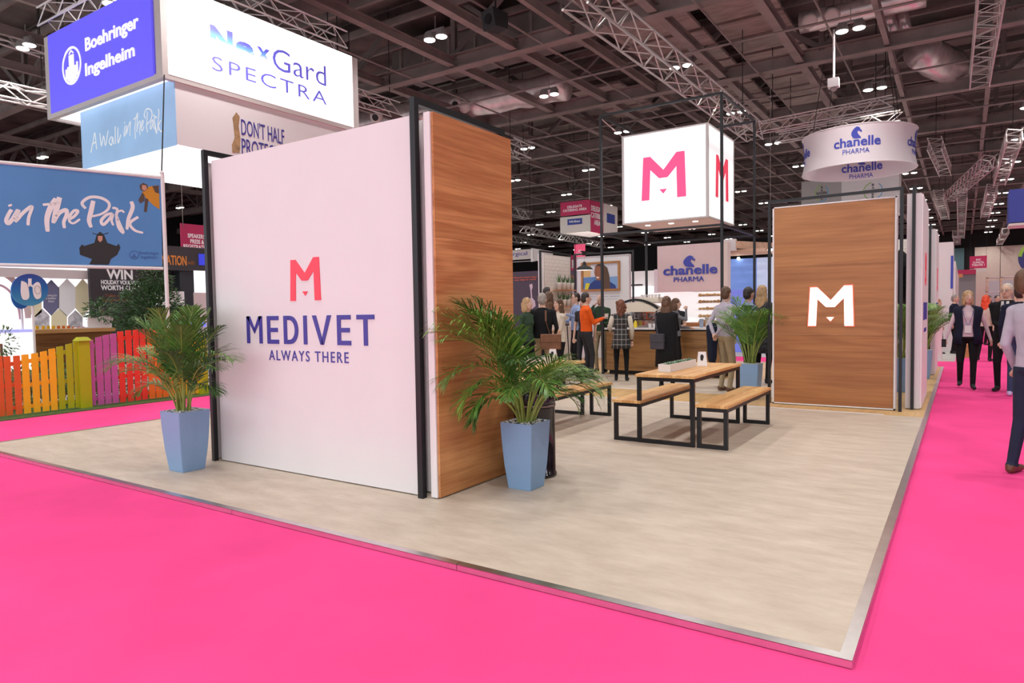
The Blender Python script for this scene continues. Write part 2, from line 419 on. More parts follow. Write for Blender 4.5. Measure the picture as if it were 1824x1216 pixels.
# ---- pendant lamps in rows, each a pair of heads
M_lens = mat('lamp_lens', (1, 1, 1), .4, emit=9, ecol=(1, .95, .86))
M_lamph = mat('lamp_housing', (.35, .33, .33), .5, metal=.5)
lampdata = bpy.data.lights.new('lamp', 'SPOT'); lampdata.energy = LAMP_W; lampdata.color = LAMP_COL
lampdata.spot_size = math.radians(150); lampdata.spot_blend = 1.0; lampdata.shadow_soft_size = .16
lt = thing('ceiling_light', 'pair of glowing white lamps hanging in rows under the dark roof', 'lamp', (-12, 11.8, 8.95), group='pendant lamps in rows under the roof')
for s in (-1, 1):
    h = MB().lathe([(.05, .22), (.13, .18), (.17, .02), (.17, 0)], 14, (s * .21, 0, 0)).build('housing', M_lamph, lt)
    l = MB().lathe([(.15, 0), (.15, -.02), (.10, -.04)], 14, (s * .21, 0, 0)).build('lens', M_lens, lt)
MB().bar((-.3, 0, .22), (.3, 0, .22), .05).build('bracket', M_lamph, lt)
MB().tube([(0, 0, .22), (0, 0, .6)], .012, 6).build('rod', M_lamph, lt)
def lampat(x, y, z=8.7):
    o = bpy.data.objects.new('lamp', lampdata); COL.objects.link(o); o.location = (x, y, z)
LX = [-2.3 + 4.76 * k for k in range(-9, 5)]; LY = [11.8 + 6.16 * k for k in range(-5, 13)]
for x in LX:
    for y in LY:
        if (y < 50 and -32 < x < 14) or (y >= 50 and -9 < x < 10): lampat(x, y)
        # out of view ones carry only the lamp light, those in view are built
        d = V(x, y, 9) - CAM; dep = d.dot(FWD)
        if dep < 4: vis = False
        else:
            u = d.dot(RGT) / dep * FPX + 912; vv = 608 - d.dot(UPV) / dep * FPX; vis = -60 < u < 1890 and -60 < vv
        if (abs(x + 11.82) < .1 and abs(y - 11.8) < .1): lt.location = (x, y, 8.95); continue
        near = abs(x) < 16 and -16 < y < 12
        if vis or near:
            c = copy_tree(lt); c.location = (x, y, 8.95); c.parent = None

# ---- box trusses
def truss(label, p0, p1, size=.29, bay=.5, m=M_trussm, far=False, tube_r=.022, group=None, name='lighting_truss'):
    p0 = V(p0); p1 = V(p1); L = (p1 - p0).length; d = (p1 - p0) / L
    r = d.cross(V(0, 0, 1)).normalized() if abs(d.z) < .95 else V(1, 0, 0); u = r.cross(d)
    t = thing(name, label, 'truss', tuple(p0), group=group)
    R_ = Matrix((r, d, u)).transposed()
    R4 = R_.to_4x4()
    h = size / 2
    for sx in (-1, 1):
        for sz in (-1, 1):
            MB().tube([R_ @ V(sx * h, 0, sz * h), R_ @ V(sx * h, L, sz * h)], tube_r, 6).build('chord', m, t)
    nb = max(2, int(round(L / bay))); bl = L / nb
    sides = [((-h, -h), (-h, h)), ((h, -h), (h, h)), ((-h, -h), (h, -h)), ((-h, h), (h, h))]
    if far:
        mb = MB()
        for (a, b) in sides:
            for k in range(nb):
                q0, q1 = (a, b) if k % 2 == 0 else (b, a)
                mb.bar(R_ @ V(q0[0], k * bl, q0[1]), R_ @ V(q1[0], (k + 1) * bl, q1[1]), tube_r * 1.1, tube_r * 1.1)
        mb.build('lattice', m, t, kind='stuff')
    else:
        for (a, b) in sides:
            for par in (0, 1):
                q0, q1 = (a, b) if par == 0 else (b, a)
                o = MB().tube([R_ @ V(q0[0], 0, q0[1]), R_ @ V(q1[0], bl, q1[1])], tube_r * .6, 5).build('lattice_bar', m, t)
                o.location = R_ @ V(0, par * bl, 0)
                for k in range(par + 2, nb, 2):
                    c = o.copy(); COL.objects.link(c); c.location = R_ @ V(0, k * bl, 0)
    for f in (.12, .88):
        q = d * L * f
        MB().tube([q + V(0, 0, h), V(q.x, q.y, 11.59 - p0.z)], .014, 5).build('hanging_wire', M_blackm, t)
    return t
def hanger(name, label, p, z1, m=M_blackm, w=.03):
    p = V(p); t = thing(name, label, 'cable', tuple(p))
    MB().tube([(0, 0, 0), (0, 0, z1 - p.z)], w / 2, 6).build('wire', m, t)
    return t
T1a = at(1040, -20, Z=7.3); T1b = at(1345, 236, Z=7.3)
T1a = V(T1b.x - .12, T1a.y, 7.3)
truss('long aluminium box truss running towards the glowing cube from the top centre', T1a, T1b, .52, .62, tube_r=.027)
truss('aluminium truss above the round hanging banner, the nearer of two with bright diagonals', at(1350, 228, Z=7.6), at(1592, 181, Z=7.6), .34, .42)
truss('aluminium truss just behind the top rim of the round hanging banner', at(1384, 246, Z=8.0), at(1606, 207, Z=8.0), .36, .5)
truss('pale ladder-like truss hanging at the top right of the roof', at(1768, -30, Z=8.4), at(1745, 142, Z=8.4), .5, .42)
truss('short steep truss right of the round banner', at(1664, 255, Z=8.2), at(1684, 305, Z=8.2), .5, .6, far=True)
for i, (a, b, lb) in enumerate((((1765, 285), (1690, 352), 'slanting truss over the right aisle in the middle distance'),
        ((1671, 345), (1684, 385), 'small truss left of the slanting truss over the aisle'),
        ((1714, 345), (1712, 420), 'straight narrow truss in the middle of the aisle roof'),
        ((1768, 335), (1754, 382), 'small truss right of the slanting truss over the aisle'),
        ((1808, 240), (1780, 322), 'truss hung beside the spot lamps over the right aisle'),
        ((1702, 415), (1706, 432), 'tiny far truss low over the aisle'),
        ((1792, 410), (1780, 432), 'tiny far truss left of the blue hanging box'),
        ((905, 375), (942, 384), 'short truss end beside the upper oak block, upper of three'),
        ((905, 424), (962, 433), 'short truss beside the upper oak block, lowest of three'),
        ((905, 258), (936, 272), 'truss end poking out behind the oak block, topmost of three'))):
    truss(lb, at(a[0], a[1], Z=7.9), at(b[0], b[1], Z=7.9), .5, .55, far=True, tube_r=.03)
tr2 = truss('truss run behind the wooden block passing under the catering box', at(930, 408, Z=6.8), at(1075, 437, Z=6.8), .4, .6, far=True)
# spot lamps hung on trusses near the top right
# ---- air ducts
M_foil = mat('foil_duct', (.74, .64, .64), .3, metal=.55, var=.18, vscale=3, bump=.9, bscale=7)
M_noz = mat('duct_nozzle', (.6, .54, .52), .45)
dt = thing('air_duct', 'big silver foil air duct with round nozzles above the oak block', 'duct', (-13, 17.4, 9.6))
A = at(575, 236, Z=9.7); B = at(1010, 152, Z=9.7)
pts = [A.lerp(B, k / 24) for k in range(25)]
MB().tube([p + V(0, 0, .04 * math.sin(i * 2)) for i, p in enumerate(pts)], [.52 + .015 * (i % 2) for i in range(25)], 18).build('pipe', M_foil, dt, W=True, smooth=True)
for (px, py, q) in ((812, 185, 1), (827, 190, 0), (932, 156, 1), (958, 148, 1), (982, 152, 0), (670, 208, 1)):
    c = atd(px, py, (at(px, 180, Z=9.7) - CAM).dot(FWD) - .35)
    mb = MB(); d = V(.35, -.8, -.45).normalized()
    mb.tube([c - d * .35, c - d * .1, c, c + d * .12], [.16, .24, .25, .2], 14); mb.build('nozzle', M_noz, dt, W=True, smooth=True)
    if q: MB().tube([c + d * .12, c + d * .125], [.13, .13], 12).build('nozzle_opening', M_blackm, dt, W=True)
d2 = thing('air_duct', 'silver foil duct sweeping across the top right of the roof', 'duct', (-1, 18, 9.8))
pts = spline([tuple(at(*p, Z=9.9)) for p in ((1640, 90), (1690, 120), (1750, 128), (1830, 112), (1900, 90))], 5)
MB().tube(pts, [.55 + .03 * (i % 2) for i in range(len(pts))], 16).build('pipe', M_foil, d2, W=True, smooth=True)
d3 = thing('air_duct', 'silver duct with row of round white nozzles at the top edge right', 'duct', (-3, 15, 9.9))
A = at(1425, 42, Z=9.9); B = at(1650, -8, Z=9.9)
MB().tube([A.lerp(B, k / 8) for k in range(9)], .3, 14).build('pipe', M_foil, d3, W=True, smooth=True)
for px, py in ((1442, 38), (1466, 42), (1482, 28), (1508, 30)):
    c = atd(px, py, (at(px, py, Z=9.9) - CAM).dot(FWD) - .3); d = V(.2, -.75, -.6).normalized()
    MB().tube([c - d * .3, c, c + d * .05, c + d * .06], [.2, .22, .2, .12], 14).build('nozzle', M_noz, d3, W=True, smooth=True)
for px in (1585, 1609):
    a = at(px - 4, 22, Z=10.1); b = at(px + 6, 58, Z=9.6)
    MB().tube([a, b], .17, 12).build('branch_pipe', M_foil, d3, W=True, smooth=True)
# dark rectangular duct panels at the top centre
d4 = thing('rectangular_duct', 'wide dark sheet-metal duct running across the top centre of the roof', 'duct', (-11, 17, 10))
mb = MB(); mb.box(-17, -9.6, 15.6, 17.2, 10.0, 10.9); mb.build('casing', M_steel2, d4, W=True)
for i in range(7):
    MB().box(-16.6 + i * 1.1, -16.5 + i * 1.1, 15.55, 17.25, 9.95, 10.95).build('flange', M_steel, d4, W=True)
# loudspeaker in the roof
c = atd(883, 38, 17)
sp = thing('loudspeaker', 'black box loudspeaker hung high in the roof', 'loudspeaker', tuple(c), rz=-.3)
mb = MB(); mb.loft([[(-.24, -.2, -.22), (.24, -.2, -.22), (.18, .25, -.18), (-.18, .25, -.18)], [(-.24, -.28, .22), (.24, -.28, .22), (.18, .25, .2), (-.18, .25, .2)]]); mb.build('cabinet', M_blackm, sp)
MB().bar((0, 0, .2), (0, 0, 11.4 - c.z), .03).build('bracket', M_black, sp)
MB().tube([(.0, -.25, 0), (0, -.262, 0)], .13, 16).build('cone', M_black, sp)
# small white cctv pod
c = atd(1485, 148, 19)
sp = thing('security_camera', 'small white camera pod hanging beneath the girders', 'camera', tuple(c))
MB().box(-.14, .14, -.12, .12, -.12, .12).build('body', M_white, sp); MB().tube([(0, 0, .12), (0, 0, 9.1 - c.z)], .03).build('stem', M_white, sp)
MB().lathe([(.08, -.12), (.1, -.16), (.05, -.22)], 12).build('dome', M_lamph, sp)

# ================================================================ the stand platform
XL, YF = -9.1, 15.44
plat = thing('stand_platform', 'low stone-effect exhibition platform edged with aluminium strip', 'platform', (0, 0, 0))
MB().box(XL + .03, -.03, .03, YF - .03, GZ, -.004).build('deck', M_blackm, plat)
MB().box(XL + .05, -.05, .05, 7.1, -.004, 0).build('vinyl_sheet', M_vinyl, plat)
MB().box(-6.6, -.5, 8.42, 9.6, -.004, 0).build('vinyl_sheet', M_vinyl, plat)
MB().box(XL + .05, -1.0, 9.6, 10.8, -.004, 0).build('vinyl_sheet', M_vinyl, plat)
MB().box(-.5, -.05, 7.1, YF - .05, -.004, 0).build('wood_sheet', M_floorwood, plat)
MB().box(XL + .05, -.5, 7.16, 8.36, -.004, .0).build('wood_sheet', M_floorwood, plat)
MB().box(XL + .05, -6.6, 8.36, 9.6, -.004, .0).build('wood_sheet', M_floorwood, plat)
MB().box(XL + .05, -.5, 10.8, YF - .05, -.004, .0).build('wood_sheet', M_floorwood, plat)
MB().box(-1.0, -.5, 9.6, 10.8, -.004, .0).build('wood_sheet', M_floorwood, plat)
MB().box(XL + .05, -.5, 7.1, 7.16, -.004, .003).build('edge_line', M_white, plat)
MB().box(-6.6, -.5, 8.36, 8.42, -.004, .003).build('edge_line', M_white, plat)
rs = random.Random(3)
def strips(axis, c, a, b, sgn):
    x = a
    while x > b + .01:
        l = min(1.9 + rs.random() * .6, x - b); x2 = x - l
        mb = MB(); j = rs.random() * .0012
        if axis == 'x':
            mb.box(x2 + .002, x - .002, min(c, c - sgn * .003), max(c, c - sgn * .003), GZ + .004, .002 + j)
            mb.box(x2 + .002, x - .002, min(c, c - sgn * .052), max(c, c - sgn * .052), 0.0005, .003 + j)
        else:
            mb.box(min(c, c - sgn * .003), max(c, c - sgn * .003), x2 + .002, x - .002, GZ + .004, .002 + j)
            mb.box(min(c, c - sgn * .052), max(c, c - sgn * .052), x2 + .002, x - .002, 0.0005, .003 + j)
        mb.build('edge_strip', M_alu, plat); x = x2
strips('x', 0.0, 0.0, XL, -1); strips('y', 0.0, YF, 0.0, 1); strips('x', YF, 0.0, XL, 1); strips('y', XL, YF, 0.0, -1)
# ================================================================ display block with the big white face
def hoop(label, pts, w=.05, up=(0, 0, 1), name='metal_frame'):
    t = thing(name, label, 'frame', tuple(pts[0]))
    p = [V(q) for q in pts]
    for i, (a, b) in enumerate(zip(p[:-1], p[1:])):
        d = (b - a).normalized(); v = abs(d.z) > .5
        if not v: a = a - d * w / 2; b = b + d * w / 2; a = a + V(0, 0, w / 2); b = b + V(0, 0, w / 2)
        MB().bar(a, b, w).build('post' if v else 'top_bar', M_black, t, W=True)
    return t
H = 2.96
blk = thing('display_wall_block', 'tall white display block with pink logo and oak sides standing on the platform', 'display wall', (-4.4, 1.5, 0))
MB().box(-5.80, -3.20, 1.0, 1.06, .01, H).build('front_panel', M_white, blk, W=True)
MB().box(-5.88, -3.1, 1.12, 2.02, .01, H - .01).build('core', M_white2, blk, W=True)
for (xa, xb, nm) in ((-3.075, -3.015, 0), (-5.95, -5.90, 1)):
    MB().box(xa, xb, 1.0, 2.08, .01, H).build('side_board', M_white2, blk, W=True)
zz = [.01, 1.22, 2.02, H]
for k in range(3):
    MB().box(-3.013, -2.995, 1.015, 2.08, zz[k] + .001, zz[k + 1] - .001).build('veneer_panel', (M_veneerY, M_veneerY2, M_veneerY3)[k], blk, W=True)
    MB().box(-5.97, -5.953, 1.015, 2.08, zz[k] + .001, zz[k + 1] - .001).build('veneer_panel', M_veneerY2, blk, W=True)
pf = PY(1.0)
mb = MB(); a0, b0 = pf.px(518, 536); a1, b1 = pf.px(570, 457); logo(mb, pf, a0, b0, a1, b1, 0, .006); mb.build('logo', M_pinklogo, blk, W=True)
def pbox(pl, x0, y0, x1, y1): a0, b0 = pl.px(x0, y0); a1, b1 = pl.px(x1, y1); return a0, b0, a1, b1
# MEDIVET in simple strokes: rectangles and slanted bars
def strokes_word(word, pl, a0, b0, a1, b1, m, parent, wt=.16, t1=.006, name='letter'):
    W_ = {'M': .82, 'E': .58, 'D': .70, 'I': .16, 'V': .85, 'T': .72}; gap = .25
    tot = sum(W_[c] for c in word) + gap * (len(word) - 1); k = (a1 - a0) / tot; h = b1 - b0; x = a0
    for c in word:
        w_ = W_[c] * k; q = wt * k; mb = MB(); hb = wt * .8 * k * 1.05
        P = lambda pts: mb.poly(pts, pl.M, 0, t1)
        if c == 'M':
            P([(x, b0), (x + q, b0), (x + q, b1), (x, b1)]); P([(x + w_ - q, b0), (x + w_, b0), (x + w_, b1), (x + w_ - q, b1)])
            P([(x, b1), (x + q * 1.15, b1), (x + w_ / 2 + q * .1, b0 + h * .52), (x + w_ / 2, b0 + h * .36)])
            P([(x + w_, b1), (x + w_ - q * 1.15, b1), (x + w_ / 2 - q * .1, b0 + h * .52), (x + w_ / 2, b0 + h * .36)])
        if c == 'E':
            P([(x, b0), (x + q, b0), (x + q, b1), (x, b1)])
            for b in (b0, b0 + h / 2 - hb / 2, b1 - hb): P([(x + q, b), (x + w_ * (.92 if b != b1 - hb and b != b0 else 1), b), (x + w_ * (.92 if b != b1 - hb and b != b0 else 1), b + hb), (x + q, b + hb)])
        if c == 'I': P([(x, b0), (x + q, b0), (x + q, b1), (x, b1)])
        if c == 'T':
            P([(x, b1 - hb), (x + w_, b1 - hb), (x + w_, b1), (x, b1)]); P([(x + w_ / 2 - q / 2, b0), (x + w_ / 2 + q / 2, b0), (x + w_ / 2 + q / 2, b1 - hb), (x + w_ / 2 - q / 2, b1 - hb)])
        if c == 'V':
            P([(x, b1), (x + q * 1.1, b1), (x + w_ / 2 + q * .2, b0 + h * .12), (x + w_ / 2 + q * .3, b0), (x + w_ / 2 - q * .45, b0)])
            P([(x + w_, b1), (x + w_ - q * 1.1, b1), (x + w_ / 2 - q * .1, b0 + h * .16), (x + w_ / 2, b0), (x + w_ / 2 + q * .45, b0)])
        if c == 'D':
            P([(x, b0), (x + q, b0), (x + q, b1), (x, b1)])
            n = 14; out = []; inn = []
            for i in range(n + 1):
                an = math.pi / 2 - math.pi * i / n
                sx = math.copysign(abs(math.cos(an)) ** .8, math.cos(an)) if abs(math.cos(an)) > 1e-6 else 0
                out.append((x + w_ * .35 + w_ * .65 * max(sx, 0), (b0 + b1) / 2 + h / 2 * math.sin(an)))
                inn.append((x + w_ * .33 + (w_ * .67 - q) * max(sx, 0), (b0 + b1) / 2 + (h / 2 - hb) * math.sin(an)))
            for i in range(n): P([inn[i], inn[i + 1], out[i + 1], out[i]])
            P([(x + q, b0), (x + w_ * .36, b0), (x + w_ * .36, b0 + hb), (x + q, b0 + hb)]); P([(x + q, b1 - hb), (x + w_ * .36, b1 - hb), (x + w_ * .36, b1), (x + q, b1)])
        mb.build(name, m, parent, W=True); x += w_ + gap * k
a0, b0, a1, b1 = pbox(pf, 441, 611, 667, 560)
strokes_word('MEDIVET', pf, a0, b0, a1, b1, M_navy, blk)
mb = MB(); a0, b0, a1, b1 = pbox(pf, 480, 641, 621, 627); text(mb, 'ALWAYS THERE', pf, a0, b0, a1, b1, off=.004, spacing=1.25); mb.build('tagline', M_navy, blk, W=True)
hoop('black square-tube frame over the right end of the white display block', [(-3.145, .975, 0), (-3.145, .975, 3.03), (-3.145, 2.15, 3.03), (-3.145, 2.15, 0)], .05)
hoop('black square-tube frame over the left end of the white display block', [(-5.855, .965, 0), (-5.855, .965, 3.02), (-5.855, 2.15, 3.02), (-5.855, 2.15, 0)], .045)

# ================================================================ oak wall with the glowing letter
ow = thing('oak_display_wall', 'free standing oak panel wall with a glowing white letter M', 'display wall', (-1.2, 7.6, 0))
MB().box(-2.0, -.395, 7.57, 7.72, .01, 2.9).build('core', M_white2, ow, W=True)
zz = [.03, 1.02, 2.02, 2.88]
for k in range(3):
    MB().box(-1.975, -.425, 7.545, 7.569, zz[k] + .001, zz[k + 1] - .001).build('veneer_panel', (M_veneerX3, M_veneerX2, M_veneerX)[k], ow, W=True)
for b in ((-2.0, -1.978, .01, 2.9), (-.422, -.40, .01, 2.9)):
    MB().box(b[0], b[1], 7.545, 7.57, b[2], b[3]).build('edge_trim', M_white2, ow, W=True)
MB().box(-2.0, -.4, 7.545, 7.57, .01, .028).build('edge_trim', M_white2, ow, W=True); MB().box(-2.0, -.4, 7.545, 7.57, 2.883, 2.9).build('edge_trim', M_white2, ow, W=True)
pm = PY(7.545)
M_glow = mat('letter_glow', (1, .93, .88), .5, emit=1.0, ecol=(1, .88, .80))
M_glowe = mat('letter_edge', srgb(240, 90, 70), .5, emit=.5, ecol=(1, .25, .15))
a0, b0, a1, b1 = pbox(pm, 1440, 580, 1521, 508)
mb = MB(); logo(mb, pm, a0 - .012, b0 - .012, a1 + .012, b1 + .012, 0, .012); mb.build('letter_back', M_glowe, ow, W=True)
mb = MB(); logo(mb, pm, a0, b0, a1, b1, .012, .02); mb.build('glowing_letter', M_glow, ow, W=True)
hoop('black frame around the oak wall with the glowing letter', [(-2.06, 7.62, 0), (-2.06, 7.62, 2.97), (-.34, 7.5, 2.97), (-.34, 7.5, 0)], .04)

# ================================================================ white end walls along the right edge
def endwall(label, x0, x1, y0, y1, h, writing):
    t = thing('white_end_wall', label, 'display wall', ((x0 + x1) / 2, y0, 0))
    MB().box(x0, x1, y0, y1, .01, h).build('panel', M_white, t, W=True)
    MB().box(x1 + .001, x1 + .02, y0 + .02, y1 - .02, .02, h - .01).build('face_board', M_white2, t, W=True)
    pl = PX(x1 + .02); yc = (y0 + y1) / 2
    mb = MB(); logo(mb, pl, yc - .18, 1.72, yc + .18, 2.2, 0, .005); mb.build('logo', M_pinklogo, t, W=True)
    strokes_word('MEDIVET', pl, yc - .55, 1.22, yc + .55, 1.47, M_navy, t)
    mb = MB(); text(mb, 'ALWAYS THERE', pl, yc - .35, 1.04, yc + .35, 1.10, off=.004, spacing=1.25); mb.build('tagline', M_navy, t, W=True)
    return t
endwall('white end wall right of the oak wall, nearer one', -.30, -.13, 7.82, 9.6, 2.95, True)
endwall('white end wall further along the right edge, behind the potted palm', -.30, -.13, 13.2, 14.9, 2.95, True)
hoop('black frame over the nearer white end wall', [(-.215, 7.78, 0), (-.215, 7.78, 3.0), (-.215, 9.66, 3.0), (-.215, 9.66, 0)], .04)
hoop('black frame over the further white end wall', [(-.215, 13.15, 0), (-.215, 13.15, 3.0), (-.215, 14.95, 3.0), (-.215, 14.95, 0)], .04)
tv = thing('television', 'black flat screen seen from its edge on the back of the nearer white end wall', 'television', (-.34, 8.7, 1.9))
mb = MB(); mb.bevbox(-.42, -.37, 8.1, 9.4, 1.45, 2.22, .01); mb.build('casing', M_blackm, tv, W=True); MB().box(-.37, -.30, 8.5, 9.0, 1.7, 2.0).build('bracket', M_black, tv, W=True)
MB().box(-.424, -.42, 8.13, 9.37, 1.48, 2.19).build('screen', mat('screen_black', (.01, .01, .012), .1), tv, W=True)

# ================================================================ tall frame tower with the light cube
TX0, TX1, TY0, TY1, TZ = -6.36, -3.7, 10.8, 13.35, 5.7
tw = thing('frame_tower', 'tall slim black frame tower over the counter holding the glowing cube', 'frame', (-5.03, 12, 0))
for x in (TX0, TX1):
    for y in (TY0, TY1): MB().bar((x, y, 0), (x, y, TZ), .05).build('post', M_black, tw, W=True)
for z in (TZ, 3.1):
    for y in (TY0, TY1): MB().bar((TX0, y, z), (TX1, y, z), .045).build('cross_bar', M_black, tw, W=True)
    for x in (TX0, TX1): MB().bar((x, TY0, z), (x, TY1, z), .045).build('cross_bar', M_black, tw, W=True)
CX0, CX1, CY0, CY1, CZ0, CZ1 = -6.04, -4.10, 11.2, 13.13, 3.33, 5.28
cb = thing('light_cube', 'large glowing white cube with pink letter M hung inside the frame tower', 'sign', (-5.07, 12.1, 3.33))
MB().box(CX0 + .03, CX1 - .03, CY0 + .03, CY1 - .03, CZ0 + .02, CZ1 - .02).build('core', M_white2, cb, W=True)
M_edge = mat('lightbox_edge', (.62, .58, .58), .4)
for x in (CX0, CX1 - .05):
    for y in (CY0, CY1 - .05): MB().box(x, x + .05, y, y + .05, CZ0, CZ1).build('edge_profile', M_edge, cb, W=True)
for z in (CZ0, CZ1 - .03):
    for y in (CY0, CY1 - .03): MB().box(CX0 + .05, CX1 - .05, y, y + .03, z, z + .03).build('edge_profile', M_edge, cb, W=True)
    for x in (CX0, CX1 - .03): MB().box(x, x + .03, CY0 + .05, CY1 - .05, z, z + .03).build('edge_profile', M_edge, cb, W=True)
MB().box(CX0 + .05, CX1 - .05, CY0 + .008, CY0 + .03, CZ0 + .03, CZ1 - .03).build('lit_face', M_glowwhite, cb, W=True)
MB().box(CX1 - .03, CX1 - .008, CY0 + .05, CY1 - .05, CZ0 + .03, CZ1 - .03).build('lit_face', M_glowwhite, cb, W=True)
MB().box(CX0 + .008, CX0 + .03, CY0 + .05, CY1 - .05, CZ0 + .03, CZ1 - .03).build('lit_face', M_glowwhite, cb, W=True)
MB().box(CX0 + .05, CX1 - .05, CY0 + .05, CY1 - .05, CZ0 + .0, CZ0 + .02).build('base_board', M_white2, cb, W=True)
pl = PY(CY0 + .008); a0, b0, a1, b1 = pbox(pl, 1143, 358, 1222, 268); 
M_pinkglow = mat('logo_pink_lit', srgb(250, 80, 140), .5, emit=.35, ecol=srgb(255, 90, 150))
M_redglow = mat('logo_red_lit', srgb(240, 66, 96), .5, emit=.3, ecol=srgb(255, 70, 100))
mb = MB(); logo(mb, pl, a0, b0, a1, b1, 0, .008); mb.build('logo', M_pinkglow, cb, W=True)
pl = PX(CX1 - .008); mb = MB(); logo(mb, pl, 11.73, 3.82, 12.67, 4.75, 0, .008); mb.build('logo', M_redglow, cb, W=True)
for i in range(3):
    for j in range(2):
        x = CX0 + .4 + i * .55; y = CY0 + .5 + j * .9
        MB().lathe([(.06, CZ0 + .0), (.06, CZ0 - .012), (.045, CZ0 - .014)], 14, (x, y, 0)).build('downlight', mat('downlight_lens', (1, .97, .9), .4, emit=2.5, ecol=(1, .95, .85)), cb, W=True)
for (cx, cy, tx, ty) in ((CX0, CY0, TX0, TY0), (CX1, CY0, TX1, TY0), (CX1, CY1, TX1, TY1), (CX0, CY1, TX0, TY1)):
    MB().tube([(cx, cy, CZ1), (tx, ty, TZ - .05)], .009, 6).build('stay_wire', M_alu, cb, W=True)
    MB().tube([V(cx, cy, CZ1).lerp(V(tx, ty, TZ - .05), .35), V(cx, cy, CZ1).lerp(V(tx, ty, TZ - .05), .45)], .018, 6).build('turnbuckle', M_alu, cb, W=True)

# ================================================================ serving counter
ct = thing('serving_counter', 'long oak fronted serving counter with a white top below the frame tower', 'counter', (-5, 11.2, 0))
KX0, KX1 = -6.30, -3.72
MB().box(KX0 + .05, KX1 - .05, 10.9, 11.6, 0, .08).build('plinth', M_blackm, ct, W=True)
MB().box(KX0, KX1, 10.86, 11.62, .08, 1.0).build('carcass', M_blackm, ct, W=True)
for k in range(2):
    xa = KX0 + k * 1.29; MB().box(xa + .002, xa + 1.288, 10.84, 10.859, .09, .955).build('front_panel', M_counterw, ct, W=True)
MB().box(KX1 + .001, KX1 + .02, 10.85, 11.6, .09, .955).build('side_panel', M_counterw, ct, W=True)
MB().box(KX0 - .03, KX1 + .03, 10.82, 11.66, .99, 1.03).build('worktop', M_white2, ct, W=True)
# ================================================================ tables and benches
def bench(name, label, cat, x0, x1, y0, y1, h, tk, group=None, t=.04):
    cx, cy = (x0 + x1) / 2, (y0 + y1) / 2; w_, l_ = (x1 - x0) / 2, (y1 - y0) / 2
    o = thing(name, label, cat, (cx, cy, 0), group=group)
    top = MB().bevbox(-w_, w_, -l_, l_, h - tk, h, .003).build('tabletop' if cat == 'table' else 'seat', M_oak, o)
    zt = h - tk
    for s in (-1, 1):
        ye = s * (l_ - .045)
        for sx in (-1, 1):
            MB().box(sx * (w_ - .03) - t / 2, sx * (w_ - .03) + t / 2, ye - t / 2, ye + t / 2, 0.0, zt).build('leg', M_black, o)
        MB().box(-w_ + .03 + t / 2, w_ - .03 - t / 2, ye - t / 2, ye + t / 2, 0.0, t).build('foot_rail', M_black, o)
        MB().box(-w_ + .03 + t / 2, w_ - .03 - t / 2, ye - t / 2, ye + t / 2, zt - t, zt).build('end_rail', M_black, o)
    for sx in (-1, 1):
        MB().box(sx * (w_ - .03) - t / 2, sx * (w_ - .03) + t / 2, -l_ + .045 + t / 2, l_ - .045 - t / 2, zt - t, zt).build('side_rail', M_black, o)
    return o
bench('picnic_table', 'oak topped table on black steel frames carrying the planter with a tent card', 'table', -2.59, -1.94, 3.83, 5.62, .745, .032)
bench('bench', 'oak bench with black steel legs on the right side of the nearer table', 'bench', -1.935, -1.60, 3.84, 5.70, .455, .032)
bench('bench', 'oak bench tucked against the left side of the nearer table', 'bench', -2.87, -2.535, 3.84, 5.66, .452, .032)
bench('picnic_table', 'oak topped table half hidden behind the palm, further left', 'table', -4.62, -3.97, 3.55, 5.34, .745, .032)
bench('bench', 'oak bench showing behind the black litter bin', 'bench', -3.93, -3.60, 3.6, 5.42, .455, .032)
bench('bench', 'oak bench on the far side of the left table, mostly hidden', 'bench', -4.98, -4.65, 3.6, 5.4, .455, .032)
# succulent planters
M_succ = mat('succulent_green', srgb(120, 150, 120), .6, var=.25, vscale=20)
M_soil = mat('soil', (.05, .035, .025), .9, bump=.5, bscale=80)
def succulent_box(label, x0, x1, y0, y1, z, seed):
    t = thing('planter_box', label, 'planter', ((x0 + x1) / 2, (y0 + y1) / 2, z))
    w_, l_ = (x1 - x0) / 2, (y1 - y0) / 2
    for a in ((-w_, w_, -l_, -l_ + .008), (-w_, w_, l_ - .008, l_), (-w_, -w_ + .008, -l_ + .008, l_ - .008), (w_ - .008, w_, -l_ + .008, l_ - .008)):
        MB().box(*a, 0, .085).build('side', M_white2, t)
    MB().box(-w_ + .008, w_ - .008, -l_ + .008, l_ - .008, 0.002, .06).build('soil', M_soil, t)
    r = random.Random(seed); n = 11
    for k in range(n):
        cy = -l_ + .05 + (2 * l_ - .1) * k / (n - 1); mb = MB(); q = .028 + r.random() * .02
        for ring, (cnt, tilt, sc) in enumerate(((7, .35, 1), (6, .8, .8), (4, 1.2, .55))):
            for j in range(cnt):
                a = 2 * math.pi * j / cnt + ring; c, s_ = math.cos(a), math.sin(a); e = q * sc * 1.4
                b = V((r.random() - .5) * .01, cy, .06); dr = V(c * math.cos(tilt), s_ * math.cos(tilt), math.sin(tilt)); sd = V(-s_, c, 0) * q * .28; up = V(0, 0, .006)
                mb.add([b, b + dr * e * .5 + sd, b + dr * e * 1.1 + up, b + dr * e * .5 - sd, b + dr * e * .5 + up], [(0, 1, 4), (1, 2, 4), (2, 3, 4), (3, 0, 4)])
        mb.build('succulent', M_succ, t)
    return t
succulent_box('white box planter of small succulents on the nearer table', -2.44, -2.30, 4.12, 4.98, .747, 1)
succulent_box('white box planter of succulents on the left table behind the palm', -4.42, -4.20, 4.1, 4.9, .747, 2)
